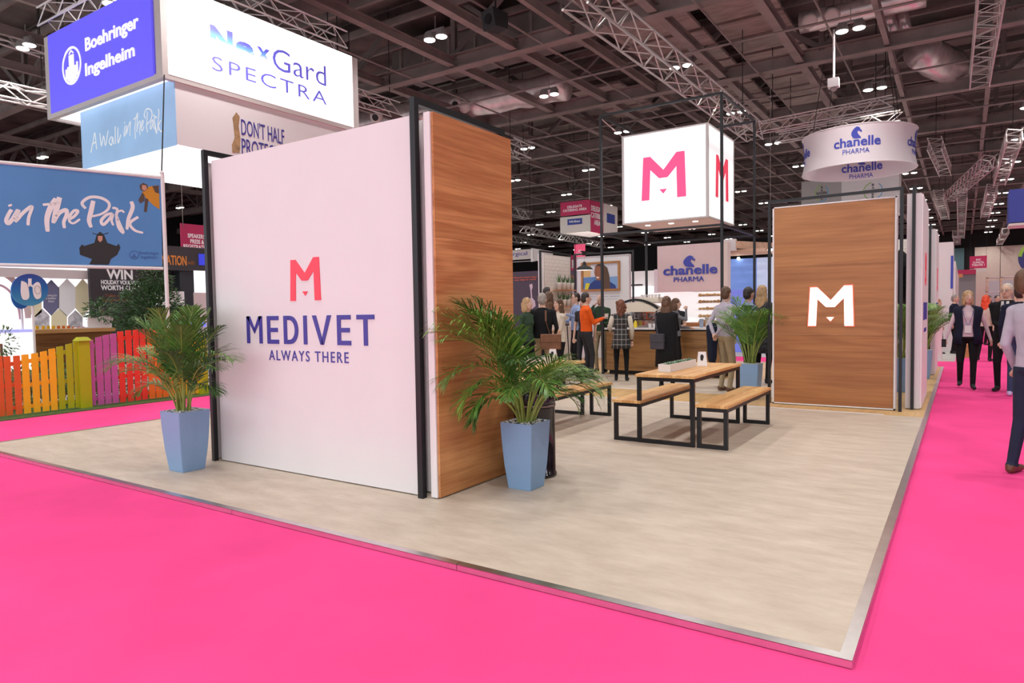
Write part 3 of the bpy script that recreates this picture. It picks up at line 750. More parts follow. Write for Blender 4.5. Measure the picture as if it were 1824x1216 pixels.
def tent(label, x, y, z, rz, txt=True):
    t = thing('tent_card', label, 'card', (x, y, z), rz)
    mb = MB(); mb.loft([[(-.06, -.045, 0), (.06, -.045, 0), (.06, -.042, 0), (-.06, -.042, 0)], [(-.045, -.004, .17), (.045, -.004, .17), (.045, 0, .17), (-.045, 0, .17)]])
    mb.loft([[(-.06, .042, 0), (.06, .042, 0), (.06, .045, 0), (-.06, .045, 0)], [(-.045, 0, .17), (.045, 0, .17), (.045, .004, .17), (-.045, .004, .17)]])
    mb.build('folded_card', M_white2, t)
    mb = MB(); n = V(0, -1, .24).normalized(); M = Matrix((V(1, 0, 0), V(0, .24, .97).normalized(), n)).transposed().to_4x4(); M.translation = V(0, -.0265, .08)
    mb.poly([(-.018, -.01), (.006, -.02), (.02, .03), (.012, .055), (-.014, .06), (-.022, .03)], M, .0005, .002); mb.build('picture', M_blackm, t)
tent('white folded tent card with a small dark picture beside the succulents', -2.26, 5.08, .747, .35)
tent('white card standing on the left table beside the palm fronds', -4.3, 5.02, .747, .2)

# ================================================================ litter bin
bn = thing('litter_bin', 'glossy black domed litter bin behind the blue potted palm', 'bin', (-2.78, 2.06, 0))
M_bin = mat('bin_gloss', (.012, .008, .012), .12, spec=.6)
MB().lathe([(.190, 0), (.195, .01), (.190, .03), (.183, .035), (.183, .60), (.188, .61)], 40).build('body', M_bin, bn, smooth=True)
MB().lathe([(.189, .612), (.189, .632)], 40).build('rim_band', mat('bin_band', (.25, .19, .19), .3, metal=.8), bn, smooth=True)
MB().lathe([(.188, .634), (.186, .68), (.175, .74), (.15, .79), (.11, .825), (.06, .845), (.01, .85)], 40).build('domed_lid', M_bin, bn, smooth=True)
mb = MB(); ang = -.55
mb.box(-.07, .07, -.006, .006, .655, .735, 0, Matrix.Translation(V(.182 * math.sin(.9), -.182 * math.cos(.9), 0)) @ Matrix.Rotation(.9, 4, 'Z')); mb.build('flap', mat('bin_flap', (.03, .02, .05), .2), bn)

# ================================================================ potted palms
M_leaf = [mat('palm_leaf', (.085, .21, .028), .42, var=.45, vscale=5, spec=.6), mat('palm_leaf_light', (.17, .32, .045), .42, var=.3, vscale=5, spec=.6), mat('palm_leaf_dark', (.045, .13, .024), .45, var=.4, vscale=5)]
M_stem = mat('palm_stem', (.23, .30, .055), .5, var=.25, vscale=12)
M_peb = mat('white_pebbles', (.62, .6, .58), .7, var=.2, vscale=40, bump=.8, bscale=60)
def frond(seed, L, az, lean, droop, mi):
    """local mesh: stem and feathered leaflets"""
    r = random.Random(seed); mb = MB(); st = MB(); N = 16; pts = []
    p = V(0, 0, 0); el = math.radians(88 - lean * .25); step = L / N
    dirh = V(math.cos(az), math.sin(az), 0)
    for i in range(N + 1):
        pts.append(p.copy()); k = i / N
        el2 = el - math.radians(lean) * min(1, k * 1.6) - math.radians(droop) * max(0, k - .35) ** 1.5 * 1.9
        p = p + (dirh * math.cos(el2) + V(0, 0, math.sin(el2))) * step
    st.tube(pts, [.0085 * (1 - .8 * i / N) + .0012 for i in range(N + 1)], 5)
    side = V(-dirh.y, dirh.x, 0); nl = 26
    for j in range(nl):
        k = .36 + .64 * j / (nl - 1); f = k * N; i = min(int(f), N - 1); q = pts[i].lerp(pts[i + 1], f - i); d = (pts[i + 1] - pts[i]).normalized()
        up = side.cross(d).normalized()
        if up.z < 0: up = -up
        ll = L * .33 * (math.sin(math.pi * (.18 + .80 * (k - .36) / .64)) ** .7) * (.85 + .3 * r.random())
        w_ = .0058 + .002 * r.random()
        for s in (-1, 1):
            sweep = math.radians(26 + 24 * (1 - (k - .36) / .64) + r.uniform(-7, 7))
            dd = (d * math.cos(sweep) + side * s * math.sin(sweep) + up * r.uniform(.05, .35)).normalized()
            wv = dd.cross(up).normalized() * w_
            a = q; b = q + dd * ll * .4; c = q + dd * ll * .78 - V(0, 0, ll * .10); e = q + dd * ll - V(0, 0, ll * (.2 + .16 * r.random()))
            mb.add([a - wv * .4, a + wv * .4, b + wv, b - wv, c + wv * .75, c - wv * .75, e], [(0, 1, 2, 3), (3, 2, 4, 5), (5, 4, 6)])
    return mb, st
def pot(t, s, h):
    prof = [(.70, 0), (.72, .01), (.86, .35), (.95, .7), (1.0, 1.0)]
    def rg(k, z, ins=0): a = s / 2 * k - ins; c = .006; return [V(-a + c, -a, z), V(a - c, -a, z), V(a, -a + c, z), V(a, a - c, z), V(a - c, a, z), V(-a + c, a, z), V(-a, a - c, z), V(-a, -a + c, z)]
    rings = [rg(k, z * h) for k, z in prof] + [rg(1.0, h, .012), rg(.96, h * .9, .012)]
    MB().loft(rings).build('pot', M_potblue, t)
    MB().loft([rg(.99, h - .002, .0135), rg(.96, h * .93, .0135)]).build('liner_rim', M_blackm, t)
    a = s / 2 * .9; mb = MB(); r = random.Random(5)
    for i in range(150): mb.ell((r.uniform(-a, a), r.uniform(-a, a), h - .004), (.012, .010, .008), 5, 3)
    mb.build('pebbles', M_peb, t, kind='stuff')
def palm(label, loc, s, h, specs, rz=0, scale=1.0):
    """specs: list of (azimuth deg, length, lean, droop)"""
    t = thing('potted_palm', label, 'plant', loc, rz)
    pot(t, s, h)
    r = random.Random(int(abs(loc[0] * 100)))
    for i, (az, L, lean, droop) in enumerate(specs):
        a = math.radians(az); mi = r.choice((0, 0, 1, 2))
        mb, st = frond(i * 13 + int(L * 50), L * scale, a, lean, droop, mi)
        b = V(math.cos(a) * .045 + r.uniform(-.03, .03), math.sin(a) * .045 + r.uniform(-.03, .03), h - .02)
        o = mb.build('frond', M_leaf[mi], t); o.location = b
        q = st.build('stem', M_stem, t); q.location = b
    return t
def rspecs(seed, n, L0, L1, lean0, lean1):
    r = random.Random(seed); return [(r.uniform(0, 360), r.uniform(L0, L1), r.uniform(lean0, lean1), r.uniform(20, 75)) for _ in range(n)]
# image right is world azimuth 33 deg, image left 213
palm('potted palm in a blue pot left of the white display block', (-5.74, .60, 0), .315, .565,
     [(213, 1.0, 46, 75), (200, .78, 24, 50), (228, .85, 38, 60), (4, .98, 36, 80), (-8, .88, 44, 60), (12, .75, 30, 60), (120, 1.0, 6, 14), (300, 1.0, 8, 24), (90, .95, 4, 12), (250, .95, 10, 24), (0, .95, 12, 30), (180, .95, 12, 30), (270, .9, 16, 40), (60, .98, 6, 20), (330, .9, 14, 34), (160, .8, 16, 34), (2, .62, 52, 80), (310, .75, 22, 50), (215, .98, 14, 34), (345, 1.02, 8, 26), (240, .7, 34, 70), (200, .62, 54, 90), (20, .9, 16, 34), (280, .6, 30, 60)])
palm('big potted palm in a pale blue pot before the oak side and litter bin', (-2.62, 1.66, 0), .30, .545,
     [(243, 1.24, 32, 66), (238, 1.22, 26, 50), (246, 1.02, 44, 96), (250, 1.16, 34, 62), (256, 1.10, 26, 60), (243, .82, 56, 110), (248, .66, 66, 110), (33, .84, 48, 90), (25, .78, 56, 105), (45, .78, 44, 80), (10, .80, 50, 80), (300, .88, 30, 70), (320, .80, 42, 95), (60, .74, 34, 70), (260, 1.15, 22, 50), (260, 1.08, 16, 46), (280, 1.0, 14, 40), (230, 1.12, 12, 34), (225, 1.0, 14, 30), (33, .64, 62, 110), (5, .62, 50, 80), (250, .72, 58, 100), (340, .8, 28, 60), (250, 1.20, 20, 46), (255, .78, 44, 80), (20, .72, 40, 80), (350, .78, 32, 60), (290, .7, 44, 90), (40, .8, 40, 90)])
palm('potted palm in a blue pot between the nearer bench and the oak wall', (-2.42, 7.95, 0), .31, .56, rspecs(4, 26, .8, 1.15, 6, 34))
palm('potted palm half hidden behind the nearer white end wall', (-.48, 9.95, 0), .31, .56, rspecs(8, 22, .8, 1.12, 6, 34))
palm('potted palm in a blue pot between the two white end walls', (-.28, 12.4, 0), .30, .56, rspecs(14, 22, .8, 1.1, 8, 36))
# ================================================================ people
SK = {'light': mat('skin_light', (.62, .38, .29), .5), 'tan': mat('skin_tan', (.48, .27, .18), .5)}
def cloth(name, c, rough=.85, var=.08): return mat('cloth_' + name, c, rough, var=var, vscale=14, bump=.25, bscale=22, spec=.2)
M_hair = {'brown': mat('hair_brown', (.10, .045, .022), .55, var=.4, vscale=30, stretch=(1, 1, .15)), 'dark': mat('hair_dark', (.022, .013, .010), .5, var=.3, vscale=30),
          'blond': mat('hair_blond', (.42, .26, .13), .55, var=.35, vscale=30, stretch=(1, 1, .15)), 'grey': mat('hair_grey', (.30, .26, .24), .6, var=.3, vscale=40),
          'red': mat('hair_red', (.75, .075, .02), .55, var=.3, vscale=30, stretch=(1, 1, .15)), 'white': mat('hair_white', (.5, .42, .36), .6, var=.2, vscale=40),
          'ginger': mat('hair_ginger', (.34, .12, .04), .55, var=.3, vscale=30, stretch=(1, 1, .15)), 'auburn': mat('hair_auburn', (.16, .05, .025), .5, var=.5, vscale=22)}
M_eye = mat('eye_white', (.8, .78, .76), .3); M_iris = mat('iris', (.03, .02, .015), .3); M_lip = mat('lips', (.45, .14, .12), .5)
class Body:
    def __init__(s): s.mb = MB(); s.seg = []
    def cap(s, a, b, ra, rb, key, n=10, flat=None):
        a = V(a); b = V(b); d = (b - a); L = d.length; d = d / L if L > 1e-6 else V(0, 0, 1)
        x = d.cross(V(0, 1, 0)); x = x.normalized() if x.length > .1 else V(1, 0, 0); y = d.cross(x)
        rings = []
        for t in (-1, -.7, -.3): rings.append((a + d * ra * t, ra * math.sqrt(max(.02, 1 - t * t))))
        for t in (0, .5, 1): rings.append((a.lerp(b, t), ra + (rb - ra) * t))
        for t in (.3, .7, 1): rings.append((b + d * rb * t, rb * math.sqrt(max(.02, 1 - t * t))))
        s.mb.loft([[c + (x * math.cos(q) + y * math.sin(q)) * r for q in [2 * math.pi * k / n for k in range(n)]] for c, r in rings])
        s.seg.append((a, b, ra, rb, key))
    def ell(s, c, r, key, M=None):
        s.mb.ell(c, r, 14, 9, M=M); q = sum(r) / 3; s.seg.append((V(c), V(c) + V(0, 0, .001), q, q, key))
    def loft(s, rings, key, n=18):
        out = []
        for (x, y, z, rx, ry) in rings:
            out.append([V(x + rx * math.copysign(abs(math.cos(q)) ** .85, math.cos(q)), y + ry * math.copysign(abs(math.sin(q)) ** .85, math.sin(q)), z) for q in [2 * math.pi * k / n for k in range(n)]])
        s.mb.loft(out)
        for i in range(len(rings) - 1):
            a, b = rings[i], rings[i + 1]; s.seg.append((V(a[:3]), V(b[:3]), (a[3] + a[4]) / 2, (b[3] + b[4]) / 2, key))
def ik(a, c, l1, l2, pole):
    a = V(a); c = V(c); d = c - a; L = min(d.length, (l1 + l2) * .999); dn = d.normalized()
    x = (l1 * l1 - l2 * l2 + L * L) / (2 * L); h = math.sqrt(max(0, l1 * l1 - x * x))
    p = V(pole); p = (p - dn * p.dot(dn)); p = p.normalized() if p.length > 1e-4 else V(0, -1, 0)
    return a + dn * x + p * h, a + dn * L
def remesh(mb, vox, smooth=3):
    me = bpy.data.meshes.new('tmp'); me.from_pydata(mb.v, [], mb.f); me.update()
    o = bpy.data.objects.new('tmp', me); COL.objects.link(o)
    r = o.modifiers.new('r', 'REMESH'); r.mode = 'VOXEL'; r.voxel_size = vox
    if smooth: q = o.modifiers.new('s', 'SMOOTH'); q.factor = .5; q.iterations = smooth
    dg = bpy.context.evaluated_depsgraph_get(); dg.update()
    out = bpy.data.meshes.new_from_object(o.evaluated_get(dg))
    bpy.data.objects.remove(o); bpy.data.meshes.remove(me); return out
def facing(pos, ang):
    d = (CAM - V(pos[0], pos[1], CAM.z)); d.z = 0; d.normalize(); r = V(-d.y, d.x, 0)      # image right seen from the camera
    a = math.radians(ang); f = d * math.cos(a) + r * math.sin(a); return math.atan2(-f.x, f.y)
def person(label, pos, ang, h=1.75, sex='m', top=None, bottom=None, shoes=None, skin='light', hair='brown', style='short', sleeve='long',
           rh=None, lh=None, rf=None, lf=None, head=0, nod=0, lean=0, fat=1.0, vox=.011, z0=0.0, collar=None, dress=None, coat=None, legs=None, longtop=.0, hshift=0.0):
    """local frame: +y forward, +x the person's right... all in metres for a 1.75 m figure, scaled by h"""
    k = h / 1.75; rz = facing(pos, ang)
    t = thing('person', label, 'person', (pos[0], pos[1], z0), rz)
    B = Body(); f = sex == 'f'; sk = SK[skin]
    bottom = bottom or top; shoes = shoes or M_blackm
    mats = [sk, top, bottom, shoes]; SKI, TOP, BOT, SHO = 0, 1, 2, 3
    ln = math.tan(math.radians(lean)); Y = lambda z: (z - .95) * ln
    shw = .170 if f else .195; hw = .095
    sz = 1.42
    if f: rings = [(0, Y(.84), .84, .10, .08), (0, Y(.90), .90, .165 * fat, .115 * fat), (0, Y(.98), .98, .160 * fat, .112 * fat), (0, Y(1.10), 1.10, .125 * fat, .095 * fat), (0, Y(1.20), 1.20, .140 * fat, .105 * fat), (0, Y(1.28) + .01, 1.28, .155, .12), (0, Y(1.38), 1.38, .165, .095), (0, Y(1.44), 1.44, .12, .07), (0, Y(1.48), 1.48, .06, .055)]
    else: rings = [(0, Y(.84), .84, .10, .08), (0, Y(.90), .90, .155 * fat, .115 * fat), (0, Y(.98), .98, .158 * fat, .115 * fat), (0, Y(1.10), 1.10, .150 * fat, .11 * fat), (0, Y(1.22), 1.22, .168 * fat, .118 * fat), (0, Y(1.32), 1.32, .185, .12), (0, Y(1.40), 1.40, .19, .105), (0, Y(1.45), 1.45, .13, .08), (0, Y(1.49), 1.49, .065, .06)]
    B.loft(rings, 'T')
    nk = V(hshift * .4, Y(1.47), 1.47); hd = V(hshift, Y(1.60) + .02, 1.625)
    B.cap(nk, hd + V(0, -.01, -.03), .056 if not f else .048, .052 if not f else .045, SKI)
    RH = Matrix.Rotation(math.radians(-head), 3, 'Z') @ Matrix.Rotation(math.radians(-nod), 3, 'X'); R4 = RH.to_4x4()
    HP = lambda x, y, z: hd + RH @ V(x, y, z)
    B.ell(HP(0, 0, .01), (.074, .092, .108), SKI, R4); B.ell(HP(0, .035, -.055), (.052, .052, .058), SKI, R4)
    B.cap(HP(0, .088, .012), HP(0, .108, -.022), .009, .014, SKI, 8)
    for s in (-1, 1): B.ell(HP(s * .076, -.005, -.005), (.012, .02, .032), SKI, R4)
    # legs
    for s, ft in ((1, rf), (-1, lf)):
        fx, fy = ft[:2] if ft else (s * .11, 0); fz = ft[2] if ft and len(ft) > 2 else 0
        hip = V(s * hw, 0, .90); an = V(fx, fy, .085 + fz)
        kn, an = ik(hip, an, .425, .40, (s * .08, 1, 0)); 
        B.cap(hip, kn, .088 * fat if not f else .084 * fat, .058, 'L'); B.cap(kn, an, .056, .042 if legs is None else .036, 'L')
        toe = V(an.x + s * .02, an.y + .15, an.z - .052)
        B.cap((an.x, an.y - .03, an.z - .045), toe, .036, .030, SHO); B.cap((an.x, an.y - .02, an.z - .02), (an.x, an.y + .04, an.z - .03), .042, .04, SHO)
        B.seg[-1] = (V(an.x, an.y - .02, an.z - .05), V(an.x, an.y + .06, an.z - .05), .045, .04, SHO)
    # arms and hands
    for s, hp in ((1, rh), (-1, lh)):
        sh = V(s * shw, Y(sz), sz - .03); tgt = hp[:3] if hp else (s * .235, .04, .86); pole = hp[3] if hp and len(hp) > 3 else (s * .5, -1, -.6)
        el, wr = ik(sh, tgt, .285, .26, pole)
        B.cap(V(s * (shw - .05), Y(sz), sz - .02), sh, .06, .058, 'T'); B.cap(sh, el, .053 if not f else .045, .041 if not f else .035, 'U'); B.cap(el, wr, .040 if not f else .034, .028 if not f else .024, 'F')
        d = (wr - el).normalized(); o = d.cross(V(0, 0, 1)); o = o.normalized() if o.length > .2 else V(0, 1, 0); nn = d.cross(o).normalized()
        pc = wr + d * .05
        B.cap(wr + d * .015, wr + d * .03, .026, .030, SKI, 8)
        for q in range(4):
            off = o * (q - 1.5) * .019; b0 = wr + d * .045 + off; l1 = .045 - .004 * abs(q - 1.4); c0 = b0 + d * l1 + nn * .008; c1 = c0 + (d * .6 + nn * .8).normalized() * l1 * .8
            B.cap(wr + d * .02 + off * .7, b0, .014, .012, SKI, 8); B.cap(b0, c0, .0115, .0105, SKI, 8); B.cap(c0, c1, .0105, .009, SKI, 8)
        th0 = wr + d * .02 - o * .025; th1 = th0 + (d * .8 - o * .8 + nn * .4).normalized() * .04; B.cap(th0, th1, .013, .011, SKI, 8); B.cap(th1, th1 + (d + nn * .4).normalized() * .028, .011, .009, SKI, 8)
    me = remesh(B.mb, vox)
    nV = len(me.vertices); co = np.empty(nV * 3); me.vertices.foreach_get('co', co); co = co.reshape(-1, 3)
    nf = len(me.polygons); ce = np.empty(nf * 3); me.polygons.foreach_get('center', ce); ce = ce.reshape(-1, 3)
    best = np.full(nf, 9e9); idx = np.zeros(nf, int); keys = []
    tpar = np.zeros(nf)
    for i, (a, b, ra, rb, key) in enumerate(B.seg):
        a = np.array(a); b = np.array(b); ab = b - a; L2 = max(1e-9, ab @ ab); tt = np.clip(((ce - a) @ ab) / L2, 0, 1)
        d = np.linalg.norm(ce - (a + tt[:, None] * ab), axis=1) - (ra + (rb - ra) * tt)
        u = d < best; best[u] = d[u]; idx[u] = i; tpar[u] = tt[u]; keys.append(key)
    mi = np.zeros(nf, int); hem = .93 - longtop
    for i, key in enumerate(keys):
        u = idx == i
        if key == 'T': mi[u] = np.where(ce[u, 2] > 1.485, SKI, np.where(ce[u, 2] > hem, TOP, BOT))
        elif key == 'L': mi[u] = np.where(ce[u, 2] > hem, TOP, BOT)
        elif key == 'U': mi[u] = TOP if sleeve != 'short' else np.where(tpar[u] < .6, TOP, SKI)
        elif key == 'F': mi[u] = TOP if sleeve == 'long' else SKI
        else: mi[u] = key
    if legs is not None:
        mats[2] = legs
    for mm in mats: me.materials.append(mm)
    me.polygons.foreach_set('material_index', mi.astype(np.int32))
    me.vertices.foreach_set('co', (co * k).ravel()); me.shade_smooth(); me.update()
    bo = bpy.data.objects.new('body', me); COL.objects.link(bo); bo.parent = t
    # hair
    if hair:
        hb = MB(); E = lambda x, y, z, a, b, c: hb.ell(HP(x, y, z), (a, b, c), 16, 10, M=R4)
        if style == 'short': E(0, -.018, .035, .082, .092, .096); E(0, -.045, -.01, .074, .068, .085)
        elif style == 'bald': E(0, -.03, -.012, .083, .074, .055)
        elif style == 'bun': E(0, -.016, .034, .082, .092, .094); E(0, -.04, -.01, .078, .07, .09); E(0, -.11, .03, .04, .04, .04)
        elif style in ('bob', 'long', 'curly'):
            E(0, -.014, .036, .086, .096, .096); E(0, -.045, -.02, .086, .078, .11)
            for s in (-1, 1): E(s * .066, -.02, -.06, .028, .06, .10)
            if style == 'bob': E(0, -.055, -.09, .088, .06, .07)
            if style == 'curly':
                for j in range(34):
                    a = j * 2.4; zz_ = -.22 + .29 * (j / 34); rr = .075 + .02 * math.sin(j)
                    if math.sin(a) < .3: E(rr * math.cos(a), -.04 + rr * math.sin(a) * .8, zz_, .036, .036, .04)
            if style == 'long':
                E(0, -.07, -.15, .10, .045, .13); E(0, -.085, -.24, .085, .035, .10)
                for s in (-1, 1): E(s * .075, -.02, -.15, .03, .045, .10)
        elif style == 'ponytail': E(0, -.016, .034, .081, .092, .094); E(0, -.04, -.01, .077, .07, .09); E(0, -.12, -.03, .03, .03, .05); E(0, -.13, -.12, .028, .026, .09)
        hm = remesh(hb, .010, 2); n = len(hm.vertices); co = np.empty(n * 3); hm.vertices.foreach_get('co', co); co = co.reshape(-1, 3)
        for q in range(n):
            v = V(co[q]); s_ = mnoise.noise(V(v.x * 55, v.y * 55, v.z * 14)); amp = .006 if style in ('short', 'bald') else .010
            dv = (v - hd); dv = dv.normalized() * amp * s_; co[q] += dv
        hm.vertices.foreach_set('co', (co * k).ravel()); hm.materials.append(M_hair[hair]); hm.shade_smooth(); hm.update()
        ho = bpy.data.objects.new('hair', hm); COL.objects.link(ho); ho.parent = t
    # face
    for s in (-1, 1):
        mb = MB(); mb.ell(HP(s * .030, .0835, .012) * k, (.013 * k, .008 * k, .008 * k), 8, 6, M=R4); mb.ell(HP(s * .030, .0885, .012) * k, (.006 * k, .005 * k, .006 * k), 8, 6, 1, M=R4)
        mb.build('eye', [M_eye, M_iris], t)
        mb = MB(); mb.bar(HP(s * .046, .083, .032) * k, HP(s * .016, .095, .033) * k, .005 * k, .006 * k); mb.build('eyebrow', M_hair[hair] if hair else M_hair['dark'], t)
    mb = MB(); mb.ell(HP(0, .084, -.050) * k, (.024 * k, .008 * k, .007 * k), 10, 6, M=R4); mb.build('mouth', M_lip, t)
    G_ = lambda z: Y(z)
    def shell(name, rings, m, n=26, fold=0.0):
        out = []
        for (y, z, rx, ry) in rings:
            out.append([V((0 + rx * math.cos(q) * (1 + fold * math.sin(9 * q))) * k, (y + ry * math.sin(q) * (1 + fold * math.sin(9 * q + 1))) * k, z * k) for q in [2 * math.pi * j / n for j in range(n)]])
        return MB().loft(out, cap=True).build(name, m, t, smooth=True)
    if dress: # (material, hem z, flare)
        m_, hz, fl = dress
        shell('skirt', [(G_(1.12), 1.12, .135, .108), (G_(1.02), 1.02, .165, .128), (.0, .90, .185, .145), (0, (.9 + hz) / 2, .19 + fl * .5, .155 + fl * .5), (0, hz, .195 + fl, .16 + fl)], m_, fold=.025)
    if coat:
        m_, hz = coat
        shell('coat', [(G_(1.46), 1.465, .085, .075), (G_(1.42), 1.43, .16, .10), (G_(1.34), 1.34, .205, .138), (G_(1.2), 1.2, .20, .145), (0, .95, .205, .155), (0, (.95 + hz) / 2, .215, .165), (0, hz, .225, .175)], m_, fold=.012)
    if collar:
        mb = MB(); c = V(0, Y(1.47), 1.478)
        mb.loft([[ (c + V(.062 * math.cos(q), .058 * math.sin(q) + .004, -.015 - .012 * math.sin(q))) * k for q in [2 * math.pi * j / 16 for j in range(16)]], [(c + V(.058 * math.cos(q), .056 * math.sin(q), .022 - .014 * math.sin(q))) * k for q in [2 * math.pi * j / 16 for j in range(16)]]], cap=False); mb.build('collar', collar, t)
    t['_k'] = k
    return t
def lanyard(t, m, badge=True, back=False):
    k = t['_k']; mb = MB()
    for s in (-1, 1):
        mb.bar(V(s * .062, -.01, 1.50) * k, V(s * .075, .108, 1.36) * k, .010, .002); mb.bar(V(s * .075, .108, 1.36) * k, V(s * .008, .145, 1.13) * k, .010, .002)
    mb.bar(V(-.062, -.03, 1.502) * k, V(.062, -.03, 1.502) * k, .01, .004); mb.build('lanyard', m, t)
    if badge: MB().box(-.05 * k, .05 * k, .148 * k, .152 * k, 1.0 * k, 1.13 * k).build('badge', M_white2, t)
def glasses(t, head=0):
    k = t['_k']; mb = MB(); hd = V(0, .02, 1.625); R_ = Matrix.Rotation(math.radians(-head), 3, 'Z')
    for s in (-1, 1):
        c = [(hd + R_ @ V(s * .030 + .021 * math.cos(a), .100, .012 + .016 * math.sin(a))) * k for a in [2 * math.pi * j / 12 for j in range(13)]]
        mb.tube(c, .0022, 5); mb.bar((hd + R_ @ V(s * .051, .098, .014)) * k, (hd + R_ @ V(s * .078, .0, .012)) * k, .003)
    mb.build('glasses', M_blackm, t)
def strap_bag(label, t0, name, m, cx, cy, cz, w_, d_, h_, strap_from, flap=True):
    """bag hanging on a person: own thing placed in the person's frame"""
    R_ = Matrix.Rotation(t0.rotation_euler.z, 3, 'Z'); o = thing(name, label, 'bag', tuple(t0.location + R_ @ V(cx, cy, cz)), t0.rotation_euler.z)
    mb = MB(); mb.bevbox(-w_ / 2, w_ / 2, -d_ / 2, d_ / 2, 0, h_, .012); mb.build('bag_body', m, o)
    if flap: MB().bevbox(-w_ / 2 - .004, w_ / 2 + .004, -d_ / 2 - .008, d_ / 2 + .008, h_ * .45, h_ + .006, .01).build('flap', m, o)
    mb = MB()
    a = V(*strap_from[0]) - V(cx, cy, cz)
    for p in strap_from[1:]:
        b = V(*p) - V(cx, cy, cz); mb.bar(a, b, .03, .005); a = b
    mb.build('strap', m, o); return o

blk_ = cloth('black', (.010, .010, .012)); navy = cloth('navy', (.012, .015, .035)); jean = cloth('denim', (.035, .055, .11)); char_ = cloth('charcoal', (.035, .034, .04))
khaki = cloth('khaki', (.36, .28, .18)); white_ = cloth('white', (.62, .58, .58)); cream = cloth('cream', (.60, .52, .44)); orange = cloth('orange', (.80, .115, .015))
lilac = cloth('lilac', (.42, .38, .46)); bluec = cloth('blue_shirt', (.22, .28, .40)); green = cloth('green', (.035, .065, .04)); grey = cloth('grey', (.16, .16, .18)); lblue = cloth('light_blue', (.28, .36, .58))
pinkw = cloth('pale_pink', (.66, .52, .58)); brownL = mat('brown_leather', (.17, .065, .03), .45, var=.25, vscale=10); tote = cloth('tote', (.58, .47, .33)); shoebr = mat('brown_shoes', (.12, .05, .025), .4)
camo = cloth('camel', (.42, .28, .14)); tights = cloth('tights', (.008, .008, .010))
floral = mat('cloth_floral', (.03, .03, .04), .8, var=.9, vscale=26)
def plaid():
    m, t, b = nt('cloth_plaid'); N = t.nodes; L = t.links; tc = N.new('ShaderNodeTexCoord'); sx = N.new('ShaderNodeSeparateXYZ'); L.new(tc.outputs['Object'], sx.inputs[0]); outs = []
    for ax, f in (('X', 75), ('Z', 62)):
        a = N.new('ShaderNodeMath'); a.operation = 'MULTIPLY'; a.inputs[1].default_value = f; L.new(sx.outputs[ax], a.inputs[0])
        c = N.new('ShaderNodeMath'); c.operation = 'SINE'; L.new(a.outputs[0], c.inputs[0])
        g = N.new('ShaderNodeMath'); g.operation = 'GREATER_THAN'; g.inputs[1].default_value = .86; L.new(c.outputs[0], g.inputs[0]); outs.append(g)
    s = N.new('ShaderNodeMath'); s.operation = 'ADD'; L.new(outs[0].outputs[0], s.inputs[0]); L.new(outs[1].outputs[0], s.inputs[1])
    h = N.new('ShaderNodeMath'); h.operation = 'MULTIPLY'; h.inputs[1].default_value = .6; h.use_clamp = True; L.new(s.outputs[0], h.inputs[0])
    x = N.new('ShaderNodeMix'); x.data_type = 'RGBA'; x.inputs['A'].default_value = (.022, .02, .022, 1); x.inputs['B'].default_value = (.30, .28, .27, 1); L.new(h.outputs[0], x.inputs['Factor']); L.new(x.outputs['Result'], b.inputs['Base Color'])
    b.inputs['Roughness'].default_value = .85; return m
plaidm = plaid()
FRONT = lambda s, x=.10, y=.28, z=1.12: (s * x, y, z)
def G(px, py, z=0): p = at(px, py, Z=z); return (p.x, p.y)
def byhead(px, depth): p = atd(px, 560, depth); return (p.x, p.y)
def hgt(px, py, depth): return atd(px, py, depth).z

# --- left cluster near the tiled wall
D = 12.2
p = person('blond woman in a dark green jacket left of the man with the brown bag', byhead(938, D), 60, hgt(938, 530, D), 'f', green, blk_, hair='blond', style='bob', head=0)
p = person('grey-haired man in a black jumper and khaki trousers seen from behind', G(968, 693), 172, 1.76, 'm', blk_, khaki, hair='grey', lh=(-.17, .25, 1.05), rh=(.2, .22, 1.0), fat=1.12, head=0)
strap_bag('brown leather shoulder bag on the back of the grey-haired man', p, 'shoulder_bag', brownL, .17, -.17, .74, .36, .10, .27, [(.15, -.14, 1.01), (.08, -.135, 1.25), (.075, -.10, 1.43), (.02, .02, 1.49)])
D = 15.2
p = person('tall dark-haired man standing behind the group beside the tiled wall', byhead(975, D), 75, hgt(975, 511, D), 'm', char_, blk_, hair='dark')
D = 12.6
D = 13.6
p = person('woman with long brown hair seen from behind between two men', byhead(978, D), 165, hgt(976, 519, D), 'f', char_, blk_, hair='brown', style='long')
p = person('dark-haired woman in a cream blouse and black trousers facing the group', byhead(996, 13.2), -60, 1.66, 'f', cream, blk_, hair='brown', style='long', rh=(.08, .26, 1.02), lh=(-.05, .27, 1.0), head=-10, longtop=.05, sleeve='elbow')
p = person('dark-haired man in a pale blue shirt and glasses holding a notebook', byhead(1027, 15.7), -70, hgt(1027, 521, 15.7), 'm', lblue, blk_, hair='dark', rh=(.12, .34, 1.12), lh=(-.34, .36, 1.28), collar=lblue); lanyard(p, navy); glasses(p)
R_ = Matrix.Rotation(p.rotation_euler.z, 3, 'Z'); nb = thing('notebook', 'dark notebook in the hand of the man in the pale blue shirt', 'notebook', tuple(p.location + R_ @ V(.08, .43, 1.10)), p.rotation_euler.z)
mb = MB(); Mx = Matrix.Rotation(.9, 4, 'X'); mb.box(-.085, .085, -.012, .012, 0, .2, 0, Mx); mb.build('cover', mat('maroon_cover', (.045, .015, .02), .5), nb)
mb = MB(); mb.box(-.08, .08, -.008, .008, .004, .205, 0, Mx); mb.build('pages', M_white2, nb)
D = 12.6
D = 14.5
p = person('ginger-haired woman in a dark t-shirt behind the man in the orange jumper', byhead(1041, D), -20, hgt(1042, 529, D), 'f', char_, char_, hair='ginger', style='bob', sleeve='short', lh=(-.25, .08, .88))
